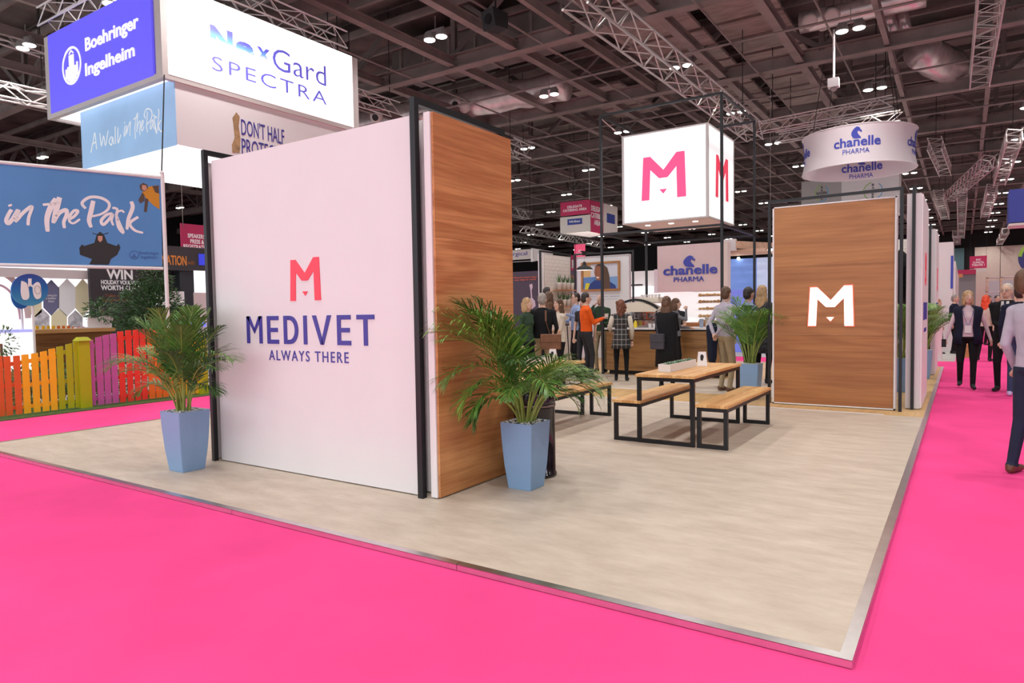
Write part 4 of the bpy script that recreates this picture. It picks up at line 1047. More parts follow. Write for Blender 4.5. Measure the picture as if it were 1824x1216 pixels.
p = person('man in a bright orange jumper and charcoal trousers holding a cup', G(1046, 674), 105, 1.80, 'm', orange, char_, hair='dark', rh=(.10, .32, 1.22), lh=(-.05, .34, 1.22), collar=white_, rf=(.10, .06), lf=(-.08, -.04), lean=-2, longtop=-.03)
R_ = Matrix.Rotation(p.rotation_euler.z, 3, 'Z')
cp = thing('paper_cup', 'white paper cup in the hands of the man in the orange jumper', 'cup', tuple(p.location + R_ @ V(.03, .42, 1.24))); MB().lathe([(.03, 0), (.042, .10), (.044, .10)], 16).build('cup', M_white2, cp); MB().lathe([(.046, .10), (.046, .112), (.03, .115)], 16).build('lid', cream, cp)
D = 15.6
p = person('bald man in a dark green jumper beyond the man in orange', byhead(1070, D), -30, hgt(1068, 524, D), 'm', green, khaki, hair='white', style='bald', rh=(.05, .2, 1.50, (.6, 0, -.8)), lh=(-.12, .25, 1.1))
p = person('woman in a black and white plaid dress with curly auburn hair, from behind', G(1107, 678), 175, 1.63, 'f', plaidm, tights, hair='auburn', style='curly', dress=(plaidm, .70, .02), legs=tights, rh=(.22, .05, .86), lh=(-.24, .30, 1.06), sleeve='long', head=0)
k = p['_k']; # pale sleeves
for s, a in ((1, [(.17, 0, 1.39), (.235, -.04, 1.13), (.225, .035, .90)]), (-1, [(-.17, 0, 1.39), (-.24, -.06, 1.14), (-.238, .16, 1.09)])):
    mb = MB(); mb.tube([V(*q) * k for q in a], [.055, .047, .036], 10); mb.build('sleeve', cream, p, smooth=True)
p = person('woman in a long black coat with wavy brown hair, seen from behind', G(1188, 692), 160, 1.66, 'f', blk_, blk_, hair='brown', style='long', coat=(blk_, .42), rh=(.10, .33, 1.12), lh=(-.15, .3, 1.05))
strap_bag('grey cross-body bag at the hip of the woman in the long black coat', p, 'cross_body_bag', cloth('bag_grey', (.06, .055, .07)), -.10, -.20, .72, .25, .07, .27, [(-.10, -.17, .98), (-.17, -.10, 1.2), (-.19, -.0, 1.40), (0, .1, 1.46)], flap=True)
D = 14.0
p = person('woman raising her hand to her mouth beside the long black coat', byhead(1203, D), 80, hgt(1203, 531, D), 'f', grey, blk_, hair='brown', style='bob', rh=(.06, .24, 1.50, (.6, .3, -1)), lh=(-.1, .3, 1.1))
p = person('barista in a dark t-shirt reaching over behind the white worktop', (-5.05, 11.95), -20, 1.66, 'f', char_, char_, hair='blond', style='bun', sleeve='short', rh=(.30, .38, 1.06), lh=(-.15, .35, 1.08), lean=6)
p = person('young man in a lilac shirt and beige chinos with hands behind his back', G(1292, 697), 128, 1.80, 'm', lilac, khaki, hair='brown', shoes=shoebr, lh=(-.04, -.20, .96, (-1, -.4, 0)), rh=(.06, -.21, .98, (1, -.4, 0)), collar=lblue, head=-25); lanyard(p, brownL, False)
R_ = Matrix.Rotation(p.rotation_euler.z, 3, 'Z'); jk = thing('jacket', 'dark jacket carried over the arm of the man in the lilac shirt', 'jacket', tuple(p.location + R_ @ V(-.20, -.12, .58)), p.rotation_euler.z)
mb = MB(); n = 18
mb.loft([[V(rx * math.cos(q) * (1 + .14 * math.sin(5 * q + z)), ry * math.sin(q) * (1 + .14 * math.sin(4 * q + z * 3)), z) for q in [2 * math.pi * j / n for j in range(n)]] for z, rx, ry in ((-.12, .05, .04), (0, .09, .06), (.2, .10, .07), (.4, .11, .09), (.54, .10, .10), (.6, .04, .05))]); mb.build('folds', navy, jk, smooth=True)
D = 12.2
p = person('dark-haired man in a blue shirt with a tote bag behind the right-hand palm', byhead(1330, D), 118, hgt(1333, 511, D), 'm', bluec, blk_, skin='tan', hair='dark', collar=lblue, head=-20, lean=2); lanyard(p, brownL, False)
strap_bag('cream canvas tote bag on the shoulder of the man in the blue shirt', p, 'tote_bag', tote, -.20, -.20, .78, .34, .05, .38, [(-.20, -.18, 1.16), (-.19, -.12, 1.35), (-.17, 0, 1.47)], flap=False)
D = 12.8
p = person('blond woman in a dark floral dress beside the slim black post', byhead(1357, D), 150, hgt(1357, 508, D), 'f', floral, blk_, hair='blond', style='long', dress=(floral, .55, .05))

# --- right aisle
p = person('blond woman walking in a white shirt, navy waistcoat and black trousers', G(1722, 691, GZ), 3, 1.70, 'f', pinkw, blk_, hair='blond', style='bob', fat=1.16, rf=(.10, -.14, .03), lf=(-.08, .14), z0=GZ, rh=(.34, .06, .86), lh=(-.34, .02, .88), head=-14, vox=.009, collar=pinkw); lanyard(p, mat('lanyard_blue', (.08, .12, .4), .6))
k = p['_k']
for s in (-1, 1):
    mb = MB(); rg = []
    for z, rx, ry in ((1.485, .095, .085), (1.455, .205, .11), (1.41, .232, .14), (1.28, .212, .16), (1.1, .185, .14), (.95, .22, .165), (.80, .235, .18)):
        out = [V(s * rx * math.sin(q), -ry * math.cos(q), z) * k for q in [math.pi * (.0 + .87 * j / 12) for j in range(13)]]
        inn = [V(s * (rx - .012) * math.sin(q), -(ry - .012) * math.cos(q), z) * k for q in [math.pi * (.87 * j / 12) for j in reversed(range(13))]]
        rg.append(out + inn)
    mb.loft(rg); mb.build('waistcoat', navy, p, smooth=True)
R_ = Matrix.Rotation(p.rotation_euler.z, 3, 'Z'); ph = thing('phone', 'dark phone in the hand of the walking blond woman', 'phone', tuple(p.location + R_ @ V(.35, .1, .72))); MB().bevbox(-.035, .035, -.004, .004, 0, .14, .003).build('phone', M_blackm, ph)
p = person('white-haired man in a black suit and glasses standing in the right aisle', G(1791, 697, GZ), -12, 1.80, 'm', blk_, blk_, hair='white', z0=GZ, rh=(.02, .26, 1.08), lh=(-.05, .27, 1.06), collar=white_, fat=1.08, head=8, vox=.009); glasses(p, 8)
k = p['_k']; mb = MB(); Mq = Matrix(((1, 0, 0), (0, 0, 1), (0, 1, 0))).to_4x4()
mb.add([V(x, y, z) * k for x, y, z in ((-.055, .105, 1.465), (.055, .105, 1.465), (.050, .175, 1.32), (0, .180, 1.12), (-.050, .175, 1.32))], [(0, 1, 2, 3, 4)]); mb.build('shirt_front', white_, p)
mb = MB(); mb.add([V(x, y, z) * k for x, y, z in ((-.014, .113, 1.465), (.014, .113, 1.465), (.024, .183, 1.30), (0, .188, 1.13), (-.024, .183, 1.30))], [(0, 1, 2, 3, 4)]); mb.build('tie', navy, p)
p = person('person in navy with white trainers behind the man at the right edge', G(1814, 706, GZ), 170, 1.76, 'm', navy, jean, hair='dark', z0=GZ, shoes=mat('white_trainers', (.5, .5, .75), .5))
p = person('man in a pale shirt, dark jeans and brown shoes at the right edge', G(1845, 852, GZ), 150, 1.77, 'm', lilac, cloth('dark_denim', (.02, .028, .055)), hair='brown', z0=GZ, shoes=shoebr, rh=(.12, .30, 1.05), lh=(-.22, .08, .90, (-.1, -1, -.3)), collar=white_, vox=.009, hshift=-.10, lf=(-.20, .02))
p = person('woman with bright red hair carrying a tote bag up the aisle', G(1754, 643, GZ), 165, 1.68, 'f', cream, blk_, hair='red', style='long', z0=GZ, lf=(-.12, -.15, .02))
strap_bag('pale tote bag on the shoulder of the red-haired woman', p, 'tote_bag', tote, .24, -.05, .78, .06, .34, .36, [(.22, -.05, 1.13), (.19, 0, 1.40)], flap=False)
D = 21.5
p = person('man in a light blue shirt far down the right aisle', byhead(1776, D), 20, 1.72, 'm', lblue, char_, hair='dark', z0=GZ)
p = person('grey-haired person in a dark jacket just left of the walking woman', byhead(1700, 20.0), 70, 1.74, 'm', navy, blk_, hair='grey', z0=GZ)
p = person('dark-haired person in black standing far behind the red-haired woman', byhead(1761, 24.0), 40, 1.74, 'f', blk_, blk_, hair='dark', style='long', z0=GZ)
p = person('person in a white top at the stand beyond the further end wall', byhead(1670, 20.0), 60, 1.62, 'f', white_, blk_, hair='ginger', style='bob', z0=GZ)
p = person('smiling woman in a camel jacket beyond the green tree', byhead(326, 18.0), 80, hgt(326, 543, 18.0), 'f', camo, blk_, hair='brown', style='ponytail', z0=GZ)
# ================================================================ floors of the other stands
M_standfloor = mat('stand_floor_grey', (.50, .47, .45), .6, var=.08, vscale=2)
M_grass = mat('artificial_grass', (.07, .13, .025), .95, var=.35, vscale=30, bump=.9, bscale=160)
def slab(label, x0, x1, y0, y1, m=M_standfloor):
    return tag(MB().box(x0, x1, y0, y1, GZ - .01, GZ + .012).build('stand_floor', m), label, 'stand floor')
slab('pale floor of the stands on the left behind the rainbow fence', -40, -12.6, -10, 13.5)
slab('narrow strip of artificial grass under the rainbow picket fence', -12.6, -11.25, -3, 6.6, M_grass)
slab('pale floor of the stands behind the serving counter', -20, .2, 17.6, 34)
slab('pale floor of the far stands at the left rear', -44, -12.4, 15.4, 60)
slab('pale floor of the stands right of the aisle', 3.6, 30, -2, 84)
slab('unseen pale stand floor added behind the camera to cut pink bounce', -40, 30, -33, -7)  # out of view, added so the carpet bounces less pink light onto the stand
slab('pale floor of the far stands straight ahead', -20, .2, 37, 84)

# ================================================================ rainbow picket fence
FXX = -11.6
PC = {'orange': srgb(222, 98, 44), 'yellow': srgb(246, 182, 32), 'lime': srgb(172, 176, 16), 'purple': srgb(186, 92, 158), 'red': srgb(228, 58, 42), 'tangerine': srgb(232, 112, 34)}
PM = {k: mat('paint_' + k, v, .5, var=.05) for k, v in PC.items()}
def fy(px): return at(px, 746 - px * .127, X=FXX).y
def fence(label, colour, pxs, tops, w_px):
    ys = [fy(p) for p in pxs]; t = thing('picket_fence', label, 'fence', (FXX, ys[0], 0)); w_ = abs(fy(pxs[0] + w_px) - ys[0])
    zs = [at(p, tp, X=FXX).z for p, tp in zip(pxs, tops)]
    for i, (y, z) in enumerate(zip(ys, zs)):
        z2 = z + (zs[min(i + 1, len(zs) - 1)] - zs[max(i - 1, 0)]) * .25
        mb = MB(); mb.loft([[V(FXX + a, y - w_ / 2, .03 + GZ), V(FXX + b, y - w_ / 2, .03 + GZ), V(FXX + b, y + w_ / 2, .03 + GZ), V(FXX + a, y + w_ / 2, .03 + GZ)] for a, b in ((0, .02),)] +
                           [[V(FXX, y - w_ / 2, z), V(FXX + .02, y - w_ / 2, z), V(FXX + .02, y + w_ / 2, z2), V(FXX, y + w_ / 2, z2)]])
        mb.build('picket', PM[colour], t, W=True)
    e = abs(ys[-1] - ys[0]) / max(1, len(ys) - 1) * .5; q = min(zs)
    for za, zb in ((.10, .10), (.42, .46), (zs[0] - .12, zs[-1] - .12)):
        MB().bar((FXX - .012, ys[0] - e, za), (FXX - .012, ys[-1] + e, zb), .022, .06).build('rail', PM[colour], t, W=True)
    return t
fence('orange painted fence panel at the left edge', 'orange', [-12, 3, 17, 34], [636, 634, 634, 633], 12)
fence('yellow painted fence panel next to the orange one', 'yellow', [49, 66, 82, 97], [631, 629, 626, 621], 12)
fence('lime green fence panel rising to the green post', 'lime', [111, 127, 140], [617, 613, 608], 11)
fence('purple painted fence panel right of the green post', 'purple', [165, 180, 193, 206], [606, 601, 597, 594], 11)
fence('red painted fence panel between purple and orange', 'red', [219, 233, 246, 258], [590, 588, 587, 586], 10)
fence('tangerine fence panel behind the left potted palm', 'tangerine', [271, 283, 295, 307], [585, 585, 586, 588], 10)
fence('second yellow fence panel behind the palm fronds', 'yellow', [320, 331, 342, 352], [590, 593, 596, 599], 8)
def fpost(label, px, top):
    y = fy(px); z = at(px, top, X=FXX).z; t = thing('fence_post', label, 'post', (FXX - .02, y, 0)); a = .085
    MB().box(FXX - .06, FXX + .06, y - a, y + a, GZ, z - .05).build('shaft', PM['lime'], t, W=True)
    MB().loft([[V(FXX - .11, y - a - .02, z - .05), V(FXX + .10, y - a - .02, z - .05), V(FXX + .10, y + a + .02, z - .05), V(FXX - .11, y + a + .02, z - .05)], [V(FXX - .07, y - .06, z + .01), V(FXX + .06, y - .06, z + .01), V(FXX + .06, y + .06, z + .01), V(FXX - .07, y + .06, z + .01)]]).build('cap', PM['lime'], t, W=True)
fpost('fat lime green fence post with a pointed cap left of the purple panel', 152, 601); fpost('lime green post at the far end of the fence beside the white block', 361, 594)

# ================================================================ leafy plants
def leaves(mb, c, r, n, L, seed, w_=.35):
    rr = random.Random(seed)
    for i in range(n):
        a = rr.uniform(0, 6.283); u = rr.uniform(-1, 1); q = (rr.random() ** .45); s = math.sqrt(1 - u * u)
        p = V(c[0] + r[0] * q * s * math.cos(a), c[1] + r[1] * q * s * math.sin(a), c[2] + r[2] * q * u)
        d = V(s * math.cos(a) + rr.uniform(-.6, .6), s * math.sin(a) + rr.uniform(-.6, .6), u + rr.uniform(-.5, .4)).normalized(); x = d.cross(V(rr.uniform(-1, 1), rr.uniform(-1, 1), 1)).normalized() * L * w_; l = L * rr.uniform(.7, 1.2)
        k = d.cross(x).normalized() * l * .12
        mb.add([p, p + d * l * .5 + x * .5 + k, p + d * l, p + d * l * .5 - x * .5 + k], [(0, 1, 2), (0, 2, 3)])
    return mb
M_tleaf = mat('tree_leaf', (.045, .12, .03), .4, var=.5, vscale=7, spec=.6); M_tleaf2 = mat('shrub_leaf', (.09, .17, .04), .5, var=.5, vscale=7)
tr = thing('indoor_tree', 'leafy green tree behind the red and orange fence panels', 'tree', (-14.5, 5.1, 0))
mb = MB(); leaves(mb, (-14.5, 5.10, 1.55), (.62, .68, .72), 3600, .10, 2); leaves(mb, (-14.5, 5.05, 1.15), (.7, .85, .45), 1800, .10, 5); leaves(mb, (-14.4, 5.15, 2.25), (.3, .34, .45), 700, .10, 9); mb.build('foliage', M_tleaf, tr, W=True)
MB().tube([(-14.5, 5.1, 0), (-14.48, 5.1, 1.4)], .04, 8).build('trunk', brownL, tr, W=True); MB().lathe([(.18, GZ), (.22, .35), (.2, .36)], 20, (-14.5, 5.1, 0)).build('tub', M_white2, tr, W=True)
def shrub(label, c, r, n, L, seed, m=M_tleaf2):
    t = thing('shrub', label, 'plant', (c[0], c[1], GZ)); mb = MB(); leaves(mb, c, r, n, L, seed); mb.build('foliage', m, t, W=True)
    MB().tube([(c[0], c[1], GZ), (c[0], c[1], c[2])], .02, 6).build('stem', brownL, t, W=True)
a = at(182, 552, X=-14.3); shrub('small bushy shrub left of the tree', (a.x, a.y, a.z), (.25, .35, .26), 500, .09, 3, M_tleaf)
for i, (y, lb) in enumerate(((.9, 'low planting seen through the orange fence panel'), (1.9, 'low planting seen through the yellow fence panel'), (2.7, 'low planting behind the lime fence panel'), (3.5, 'low planting behind the purple fence panel'), (4.5, 'low planting behind the red fence panel'))):
    shrub(lb, (-12.4, y, .32), (.35, .55, .36), 520, .10, 20 + i)
for j in range(0): pass
a = at(2, 612, X=-12.9); shrub('sprig of green leaves at the left edge in front of the lit table', (a.x, a.y, a.z), (.15, .25, .3), 120, .09, 44)

# ================================================================ left foreground stand
bc = thing('wooden_bar', 'brown wooden bar counter with a sloping end behind the fence', 'counter', (-13.9, 3.2, 0))
y0 = at(48, 597, X=-13.8).y; y1 = at(201, 590, X=-13.8).y; zt = 1.235
M_barw = wood('bar_wood', srgb(92, 58, 24), srgb(126, 84, 40), 'Y', 1, .5); M_barw2 = wood('bar_top', srgb(160, 116, 66), srgb(190, 146, 92), 'Y', 1, .5)
MB().loft([[V(-14.5, y0 + .32, GZ), V(-13.9, y0 + .32, GZ), V(-13.9, y1, GZ), V(-14.5, y1, GZ)], [V(-14.5, y0 + .02, zt - .07), V(-13.85, y0 + .02, zt - .07), V(-13.85, y1, zt - .07), V(-14.5, y1, zt - .07)]]).build('body', M_barw, bc, W=True)
MB().box(-14.55, -13.8, y0, y1 + .05, zt - .07, zt).build('top', M_barw2, bc, W=True)
MB().box(-13.86, -13.84, y0 + .9, y1 - .2, .3, .95).build('recessed_panel', wood('bar_panel', srgb(110, 72, 44), srgb(138, 96, 62), 'Y', 1, .5), bc, W=True)
wc = thing('wavy_board', 'white wavy-topped board standing on the wooden bar', 'board', (-14.2, 3.6, zt)); pl = PX(-14.2)
mb = MB(); ppoly(mb, pl, spline([(157, 584), (157, 566), (160, 563), (170, 566), (182, 563), (194, 562), (202, 567), (200, 572), (199, 584)], 3), -.04, 0); mb.build('board', M_white2, wc, W=True)
MB().box(-14.28, -14.16, 3.42, 3.9, zt, zt + .02).build('foot', M_white2, wc, W=True)
# little coloured slats behind the bar
cols = ['yellow'] * 4 + ['tangerine'] * 4 + ['red'] * 2
sf = thing('slat_fence', 'row of small yellow to red pickets just above the wooden bar', 'fence', (-15.4, 3.4, 0))
for i, px in enumerate((66, 77, 86, 95, 104, 113, 122, 131, 140, 148)):
    a = at(px, 580 + (i > 6) * 1.5, X=-15.4); MB().box(-15.41, -15.39, a.y - .028, a.y + .028, GZ, a.z).build('picket', PM[cols[i]], sf, W=True)
ya, yb = at(62, 585, X=-15.4).y, at(152, 585, X=-15.4).y; MB().box(-15.43, -15.41, ya, yb, .7, .78).build('rail', PM['yellow'], sf, W=True)
# lit white table at the left edge
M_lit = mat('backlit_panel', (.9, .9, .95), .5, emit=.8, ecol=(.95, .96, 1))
lt2 = thing('lit_table', 'glowing white display table at the left edge behind the orange fence', 'table', (-13.6, 1.4, 0))
a = at(58, 586, X=-13.3); b = at(-30, 590, X=-13.3)
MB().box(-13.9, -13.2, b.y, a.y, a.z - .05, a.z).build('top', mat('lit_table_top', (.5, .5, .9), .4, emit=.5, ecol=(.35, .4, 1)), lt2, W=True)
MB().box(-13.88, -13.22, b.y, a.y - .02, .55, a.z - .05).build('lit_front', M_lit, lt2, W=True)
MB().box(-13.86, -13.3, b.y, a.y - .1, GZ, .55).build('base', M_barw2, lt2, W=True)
# lungs sign
M_disc = mat('disc_blue', srgb(36, 100, 170), .35); ls = thing('round_sign', 'round blue sign with white lungs on a pole behind the yellow fence', 'sign', tuple(at(60, 650, X=-12.9)))
def disc(pl, c, rx, ry, n=40): cx, cy = c; return [(cx + rx * math.cos(2 * math.pi * k / n), cy + ry * math.sin(2 * math.pi * k / n)) for k in range(n)]
m, t_, b_ = nt('disc_gradient'); tc = t_.nodes.new('ShaderNodeTexCoord'); sp_ = t_.nodes.new('ShaderNodeSeparateXYZ'); t_.links.new(tc.outputs['Generated'], sp_.inputs[0]); rp = t_.nodes.new('ShaderNodeValToRGB')
rp.color_ramp.elements[0].color = c4(srgb(70, 150, 190)); rp.color_ramp.elements[1].color = c4(srgb(48, 66, 150)); e_ = rp.color_ramp.elements.new(.55); e_.color = c4(srgb(28, 104, 178)); t_.links.new(sp_.outputs['Z'], rp.inputs[0]); t_.links.new(rp.outputs[0], b_.inputs['Base Color']); M_discg = m
pl = PX(-12.9)
mb = MB(); mb.poly([pl.px(*p) for p in disc(pl, (53, 516), 33, 28.5)], pl.M, -.03, 0); mb.build('disc', M_discg, ls, W=True)
mb = MB()
for pts in ([(38, 500), (46, 503), (50, 510), (52, 524), (51, 531), (46, 534), (40, 532), (37, 522), (37, 508)], [(60, 506), (66, 502), (71, 505), (73, 515), (73, 528), (69, 532), (64, 532), (60, 526), (58, 514)],
            [(50, 496), (56, 496), (56, 506), (60, 509), (58, 512), (54, 509), (50, 512), (48, 508), (50, 506)]):
    ppoly(mb, pl, spline(pts + [pts[0]], 3)[:-1] if len(pts) < 10 and pts[0][0] != 50 else pts, 0, .006)
mb.build('lungs', M_text_w, ls, W=True)
mb = MB()
ctr = pl.px(66.5, 516); mb2 = [(ctr[0] + .045 * math.cos(q), ctr[1] + .07 * math.sin(q)) for q in [2 * math.pi * k / 24 for k in range(25)]]; ribbon(mb, pl, mb2, .006, .006, .009); mb.build('emblem_ring', mat('ink_grey', (.25, .25, .3), .5), ls, W=True)
a = at(58, 542, X=-12.93); MB().tube([(a.x, a.y, a.z + .3), (a.x, a.y, GZ)], .022, 8).build('pole', M_white2, ls, W=True)
ls2 = thing('round_sign', 'second blue disc mostly hidden behind the lungs sign', 'sign', tuple(at(38, 640, X=-13.3))); pl = PX(-13.3)
mb = MB(); mb.poly([pl.px(*p) for p in disc(pl, (38, 524), 18, 26)], pl.M, -.03, 0); mb.build('disc', M_disc, ls2, W=True); a = at(38, 540, X=-13.33); MB().tube([(a.x, a.y, a.z), (a.x, a.y, GZ)], .02, 8).build('pole', M_white2, ls2, W=True)

BXc = -12.98
# ---- blue banner with brush lettering
az = math.radians(27.3); q0 = at(295, 478, X=-12.2)
BP = Plane(q0, (math.sin(az), math.cos(az), 0))
bn2 = thing('banner', 'long blue banner reading in the Park in white brush letters on white poles', 'banner', (q0.x, q0.y, 0))
M_ban = mat('banner_blue', srgb(78, 132, 190), .6, var=.06, vscale=1)
mb = MB(); mb.poly([BP.px(-60, 284), BP.px(287, 319), BP.px(289, 474), BP.px(-60, 469)], BP.M, -.01, 0); mb.build('fabric', M_ban, bn2, W=True)
def bp3(px, py, o=0): a, b = BP.px(px, py); return BP.M @ V(a, b, o)
a = bp3(289, 310); MB().tube([a, V(a.x, a.y, 0) + V(0, 0, GZ)], .035, 10).build('pole', M_white2, bn2, W=True)
MB().tube([bp3(-60, 283), bp3(289, 316)], .03, 8).build('top_tube', M_white2, bn2, W=True); MB().tube([bp3(-60, 470), bp3(291, 478)], .03, 8).build('bottom_tube', M_white2, bn2, W=True)
MB().ell(bp3(288, 308), (.04, .04, .04)).build('finial', M_white2, bn2, W=True)
c = lambda pts: [BP.px(x / 4, 270 + y / 4) for x, y in spline(pts, 5)]
ST = [([(-60, 505), (-30, 520), (0, 522)], 14), ([(82, 412), (60, 450), (45, 490), (60, 512), (90, 480), (130, 415), (120, 450), (110, 495), (160, 440), (215, 395), (228, 400), (205, 470), (200, 525)], 25), ([(68, 376), (78, 390)], 24),
      ([(400, 335), (360, 400), (335, 480), (340, 570)], 34), ([(425, 325), (400, 420), (380, 510)], 34), ([(305, 378), (380, 372), (430, 362)], 18), ([(385, 500), (420, 440), (470, 415), (475, 450), (455, 500), (460, 545)], 26),
      ([(490, 485), (530, 460), (555, 425), (530, 420), (500, 455), (495, 495), (525, 510), (570, 480)], 19),
      ([(665, 350), (650, 420), (635, 490), (650, 540)], 30), ([(610, 405), (585, 365), (640, 325), (720, 330), (775, 365), (770, 410), (720, 445), (650, 462)], 20),
      ([(800, 440), (760, 450), (722, 490), (735, 520), (770, 490), (805, 445), (795, 490), (808, 525)], 20), ([(800, 400), (835, 410), (830, 460), (845, 540), (880, 575), (830, 450), (865, 420), (885, 435)], 18),
      ([(935, 355), (945, 400), (915, 480), (905, 555)], 26), ([(985, 465), (925, 510), (960, 560), (1020, 578)], 20)]
mb = MB(); kk = (V(*BP.px(200, 400)) - V(*BP.px(190, 400))).length / 10 / 4
for pts, wd in ST:
    mb = MB(); P_ = c(pts); n = len(P_); ribbon(mb, BP, P_, [wd * 1.15 * kk * (.75 + .25 * math.sin(math.pi * min(1, .15 + i / n))) * (.75 if i == n - 1 else 1) for i in range(n)], 0, .004); mb.build('brush_stroke', mat('banner_letter', (.80, .74, .76), .6), bn2, W=True)
# the two costumed figures printed on it
z4 = lambda pts: [BP.px(x / 4, 270 + y / 4) for x, y in pts]
M_fig = mat('print_black', (.02, .018, .02), .7); M_figy = mat('print_ochre', srgb(196, 132, 30), .7); M_figb = mat('print_brown', srgb(84, 66, 58), .7); M_figs = mat('print_skin', srgb(196, 140, 118), .7)
mb = MB(); mb.poly(z4([(636, 803), (655, 765), (570, 735), (565, 685), (585, 660), (600, 672), (672, 650), (690, 590), (712, 570), (740, 590), (765, 650), (830, 672), (845, 655), (858, 685), (835, 735), (790, 765), (775, 806)]), BP.M, 0, .003)
ribbon(mb, BP, z4([(658, 580), (690, 590)]), .012, 0, .004); ribbon(mb, BP, z4([(742, 588), (772, 578)]), .012, 0, .004); mb.build('printed_figure', M_fig, bn2, W=True)
mb = MB(); mb.poly(z4([(698, 600), (730, 600), (730, 630), (714, 645), (698, 630)]), BP.M, .003, .005); mb.build('printed_face', M_figs, bn2, W=True)
mb = MB(); mb.poly(z4([(1010, 290), (1060, 250), (1110, 240), (1132, 245), (1138, 412), (1090, 380), (1040, 330)]), BP.M, 0, .003); mb.build('printed_suit', M_figy, bn2, W=True)
mb = MB(); mb.poly(z4([(993, 240), (1020, 222), (1050, 235), (1055, 262), (1030, 285), (1000, 272)]), BP.M, .003, .004); mb.poly(z4([(1015, 290), (985, 345), (1000, 370), (1030, 350), (1030, 310)]), BP.M, 0, .0035); mb.poly(z4([(1035, 330), (1058, 340), (1045, 432), (1025, 428)]), BP.M, 0, .0035); mb.poly(z4([(1085, 245), (1130, 240), (1134, 300), (1105, 290)]), BP.M, .003, .004); mb.build('printed_limbs', M_figb, bn2, W=True)
mb = MB(); mb.poly(z4([(1012, 238), (1040, 240), (1048, 265), (1030, 280), (1012, 268)]), BP.M, .004, .005); mb.build('printed_face', M_figs, bn2, W=True)
M_bink = mat('banner_ink', srgb(52, 92, 150), .6)
mb = MB(); a0, b0 = BP.px(249, 462); a1, b1 = BP.px(283, 448)
text(mb, 'Boehringer\nIngelheim', BP, a0, b0, a1, b1, t=.003, off=.01); cc = BP.px(239, 454); ribbon(mb, BP, [(cc[0] + .075 * math.cos(q), cc[1] + .075 * math.sin(q)) for q in [2 * math.pi * k / 24 for k in range(25)]], .012, 0, .003)
for j, hh in enumerate((.03, .05, .09, .05, .03)): x_ = cc[0] - .036 + .018 * j; mb.poly([(x_ - .006, cc[1] - .055), (x_ + .006, cc[1] - .055), (x_ + .006, cc[1] - .055 + hh), (x_ - .006, cc[1] - .055 + hh)], BP.M, 0, .003)
mb.build('small_logo', M_bink, bn2, W=True)

a = at(293, 142, X=BXc); MB().tube([V(a.x, a.y, 6.25), bp3(288, 306)], .012, 6).build('cable', M_blackm, bn2, W=True)
# ---- white stand with hexagon graphics
hw_ = thing('hexagon_wall', 'bright white stand wall with pale arcs and yellow hexagons at the far left', 'display wall', (-19, 4.5, 0)); pl = PX(-19)
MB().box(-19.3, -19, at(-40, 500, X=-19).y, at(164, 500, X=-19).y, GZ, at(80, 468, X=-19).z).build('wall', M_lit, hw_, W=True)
mb = MB(); prect(mb, pl, (-40, 492), (160, 483), 0, .25); prect(mb, pl, (160, 600), (168, 470), 0, .3); mb.build('frame', mat('stand_frame', (.62, .54, .54), .5), hw_, W=True)
M_yel = mat('hex_yellow', (.80, .74, .50), .6); M_slate = mat('hex_slate', srgb(110, 112, 146), .6); M_palew = mat('hex_white', (.85, .86, .88), .6); M_grn = mat('hex_photo', (.55, .54, .58), .6, var=.4, vscale=8)
def hexa(cx, cy, wx, hy): return [(cx, cy - hy), (cx + wx, cy - hy * .55), (cx + wx, cy + hy * .55), (cx, cy + hy), (cx - wx, cy + hy * .55), (cx - wx, cy - hy * .55)]
for cx, cy, m, wx, hy in ((91, 530, M_slate, 14, 32), (119, 530, M_palew, 15, 34), (147, 530, M_yel, 13, 34), (75, 578, M_grn, 13, 29), (105, 578, M_yel, 14, 29), (134, 580, M_grn, 13, 28), (62, 545, M_yel, 12, 20)):
    mb = MB(); ppoly(mb, pl, hexa(cx, cy, wx, hy), .001, .012); mb.build('hexagon', m, hw_, W=True)
mb = MB(); text_px(mb, 'Working for\na healthier\nfuture', pl, (80, 538), (101, 524), t=.014); mb.build('hexagon_text', M_text_w, hw_, W=True)
M_arc = mat('arc_pink', (.66, .50, .52), .6)
for r0, wd, m in ((58, 10, M_arc), (44, 4, mat('arc_rose', (.62, .38, .48), .6))):
    mb = MB(); P_ = [pl.px(-8 + r0 * math.cos(q), 575 - r0 * 1.55 * math.sin(q)) for q in [math.pi * .03 + .45 * math.pi * k / 16 for k in range(17)]]; ribbon(mb, pl, P_, wd * .013, .002, .02); mb.build('arc', m, hw_, W=True)

# ---- dark poster wall behind the tree
M_dk = mat('dark_panel', srgb(52, 46, 50), .6); M_ora = mat('ink_orange', srgb(214, 130, 50), .5)
pw = thing('poster_wall', 'dark poster offering holiday vouchers, half covered by the tree', 'poster', (-18.6, 6.5, 0)); pl = PX(-18.6)
mb = MB(); prect(mb, pl, (167, 653), (262, 470), -.1, 0); mb.build('panel', M_dk, pw, W=True)
mb = MB(); text_px(mb, 'WIN', pl, (190, 497), (236, 481), off=.03); text_px(mb, 'HOLIDAY VOUCHERS', pl, (180, 506), (250, 500), off=.03); text_px(mb, 'WORTH £1,000', pl, (180, 518), (250, 509), off=.03); mb.build('white_lettering', M_text_w, pw, W=True)
mb = MB(); text_px(mb, 'Take our quiz', pl, (187, 530), (240, 524), off=.01); text_px(mb, 'for your chance', pl, (181, 538), (244, 531), off=.01); mb.build('orange_lettering', mat('ink_copper', srgb(140, 78, 44), .5), pw, W=True)
dh = thing('dark_stand', 'dark stand with orange lettering behind the right banner pole', 'stand', (-18.6, 8.6, 0))
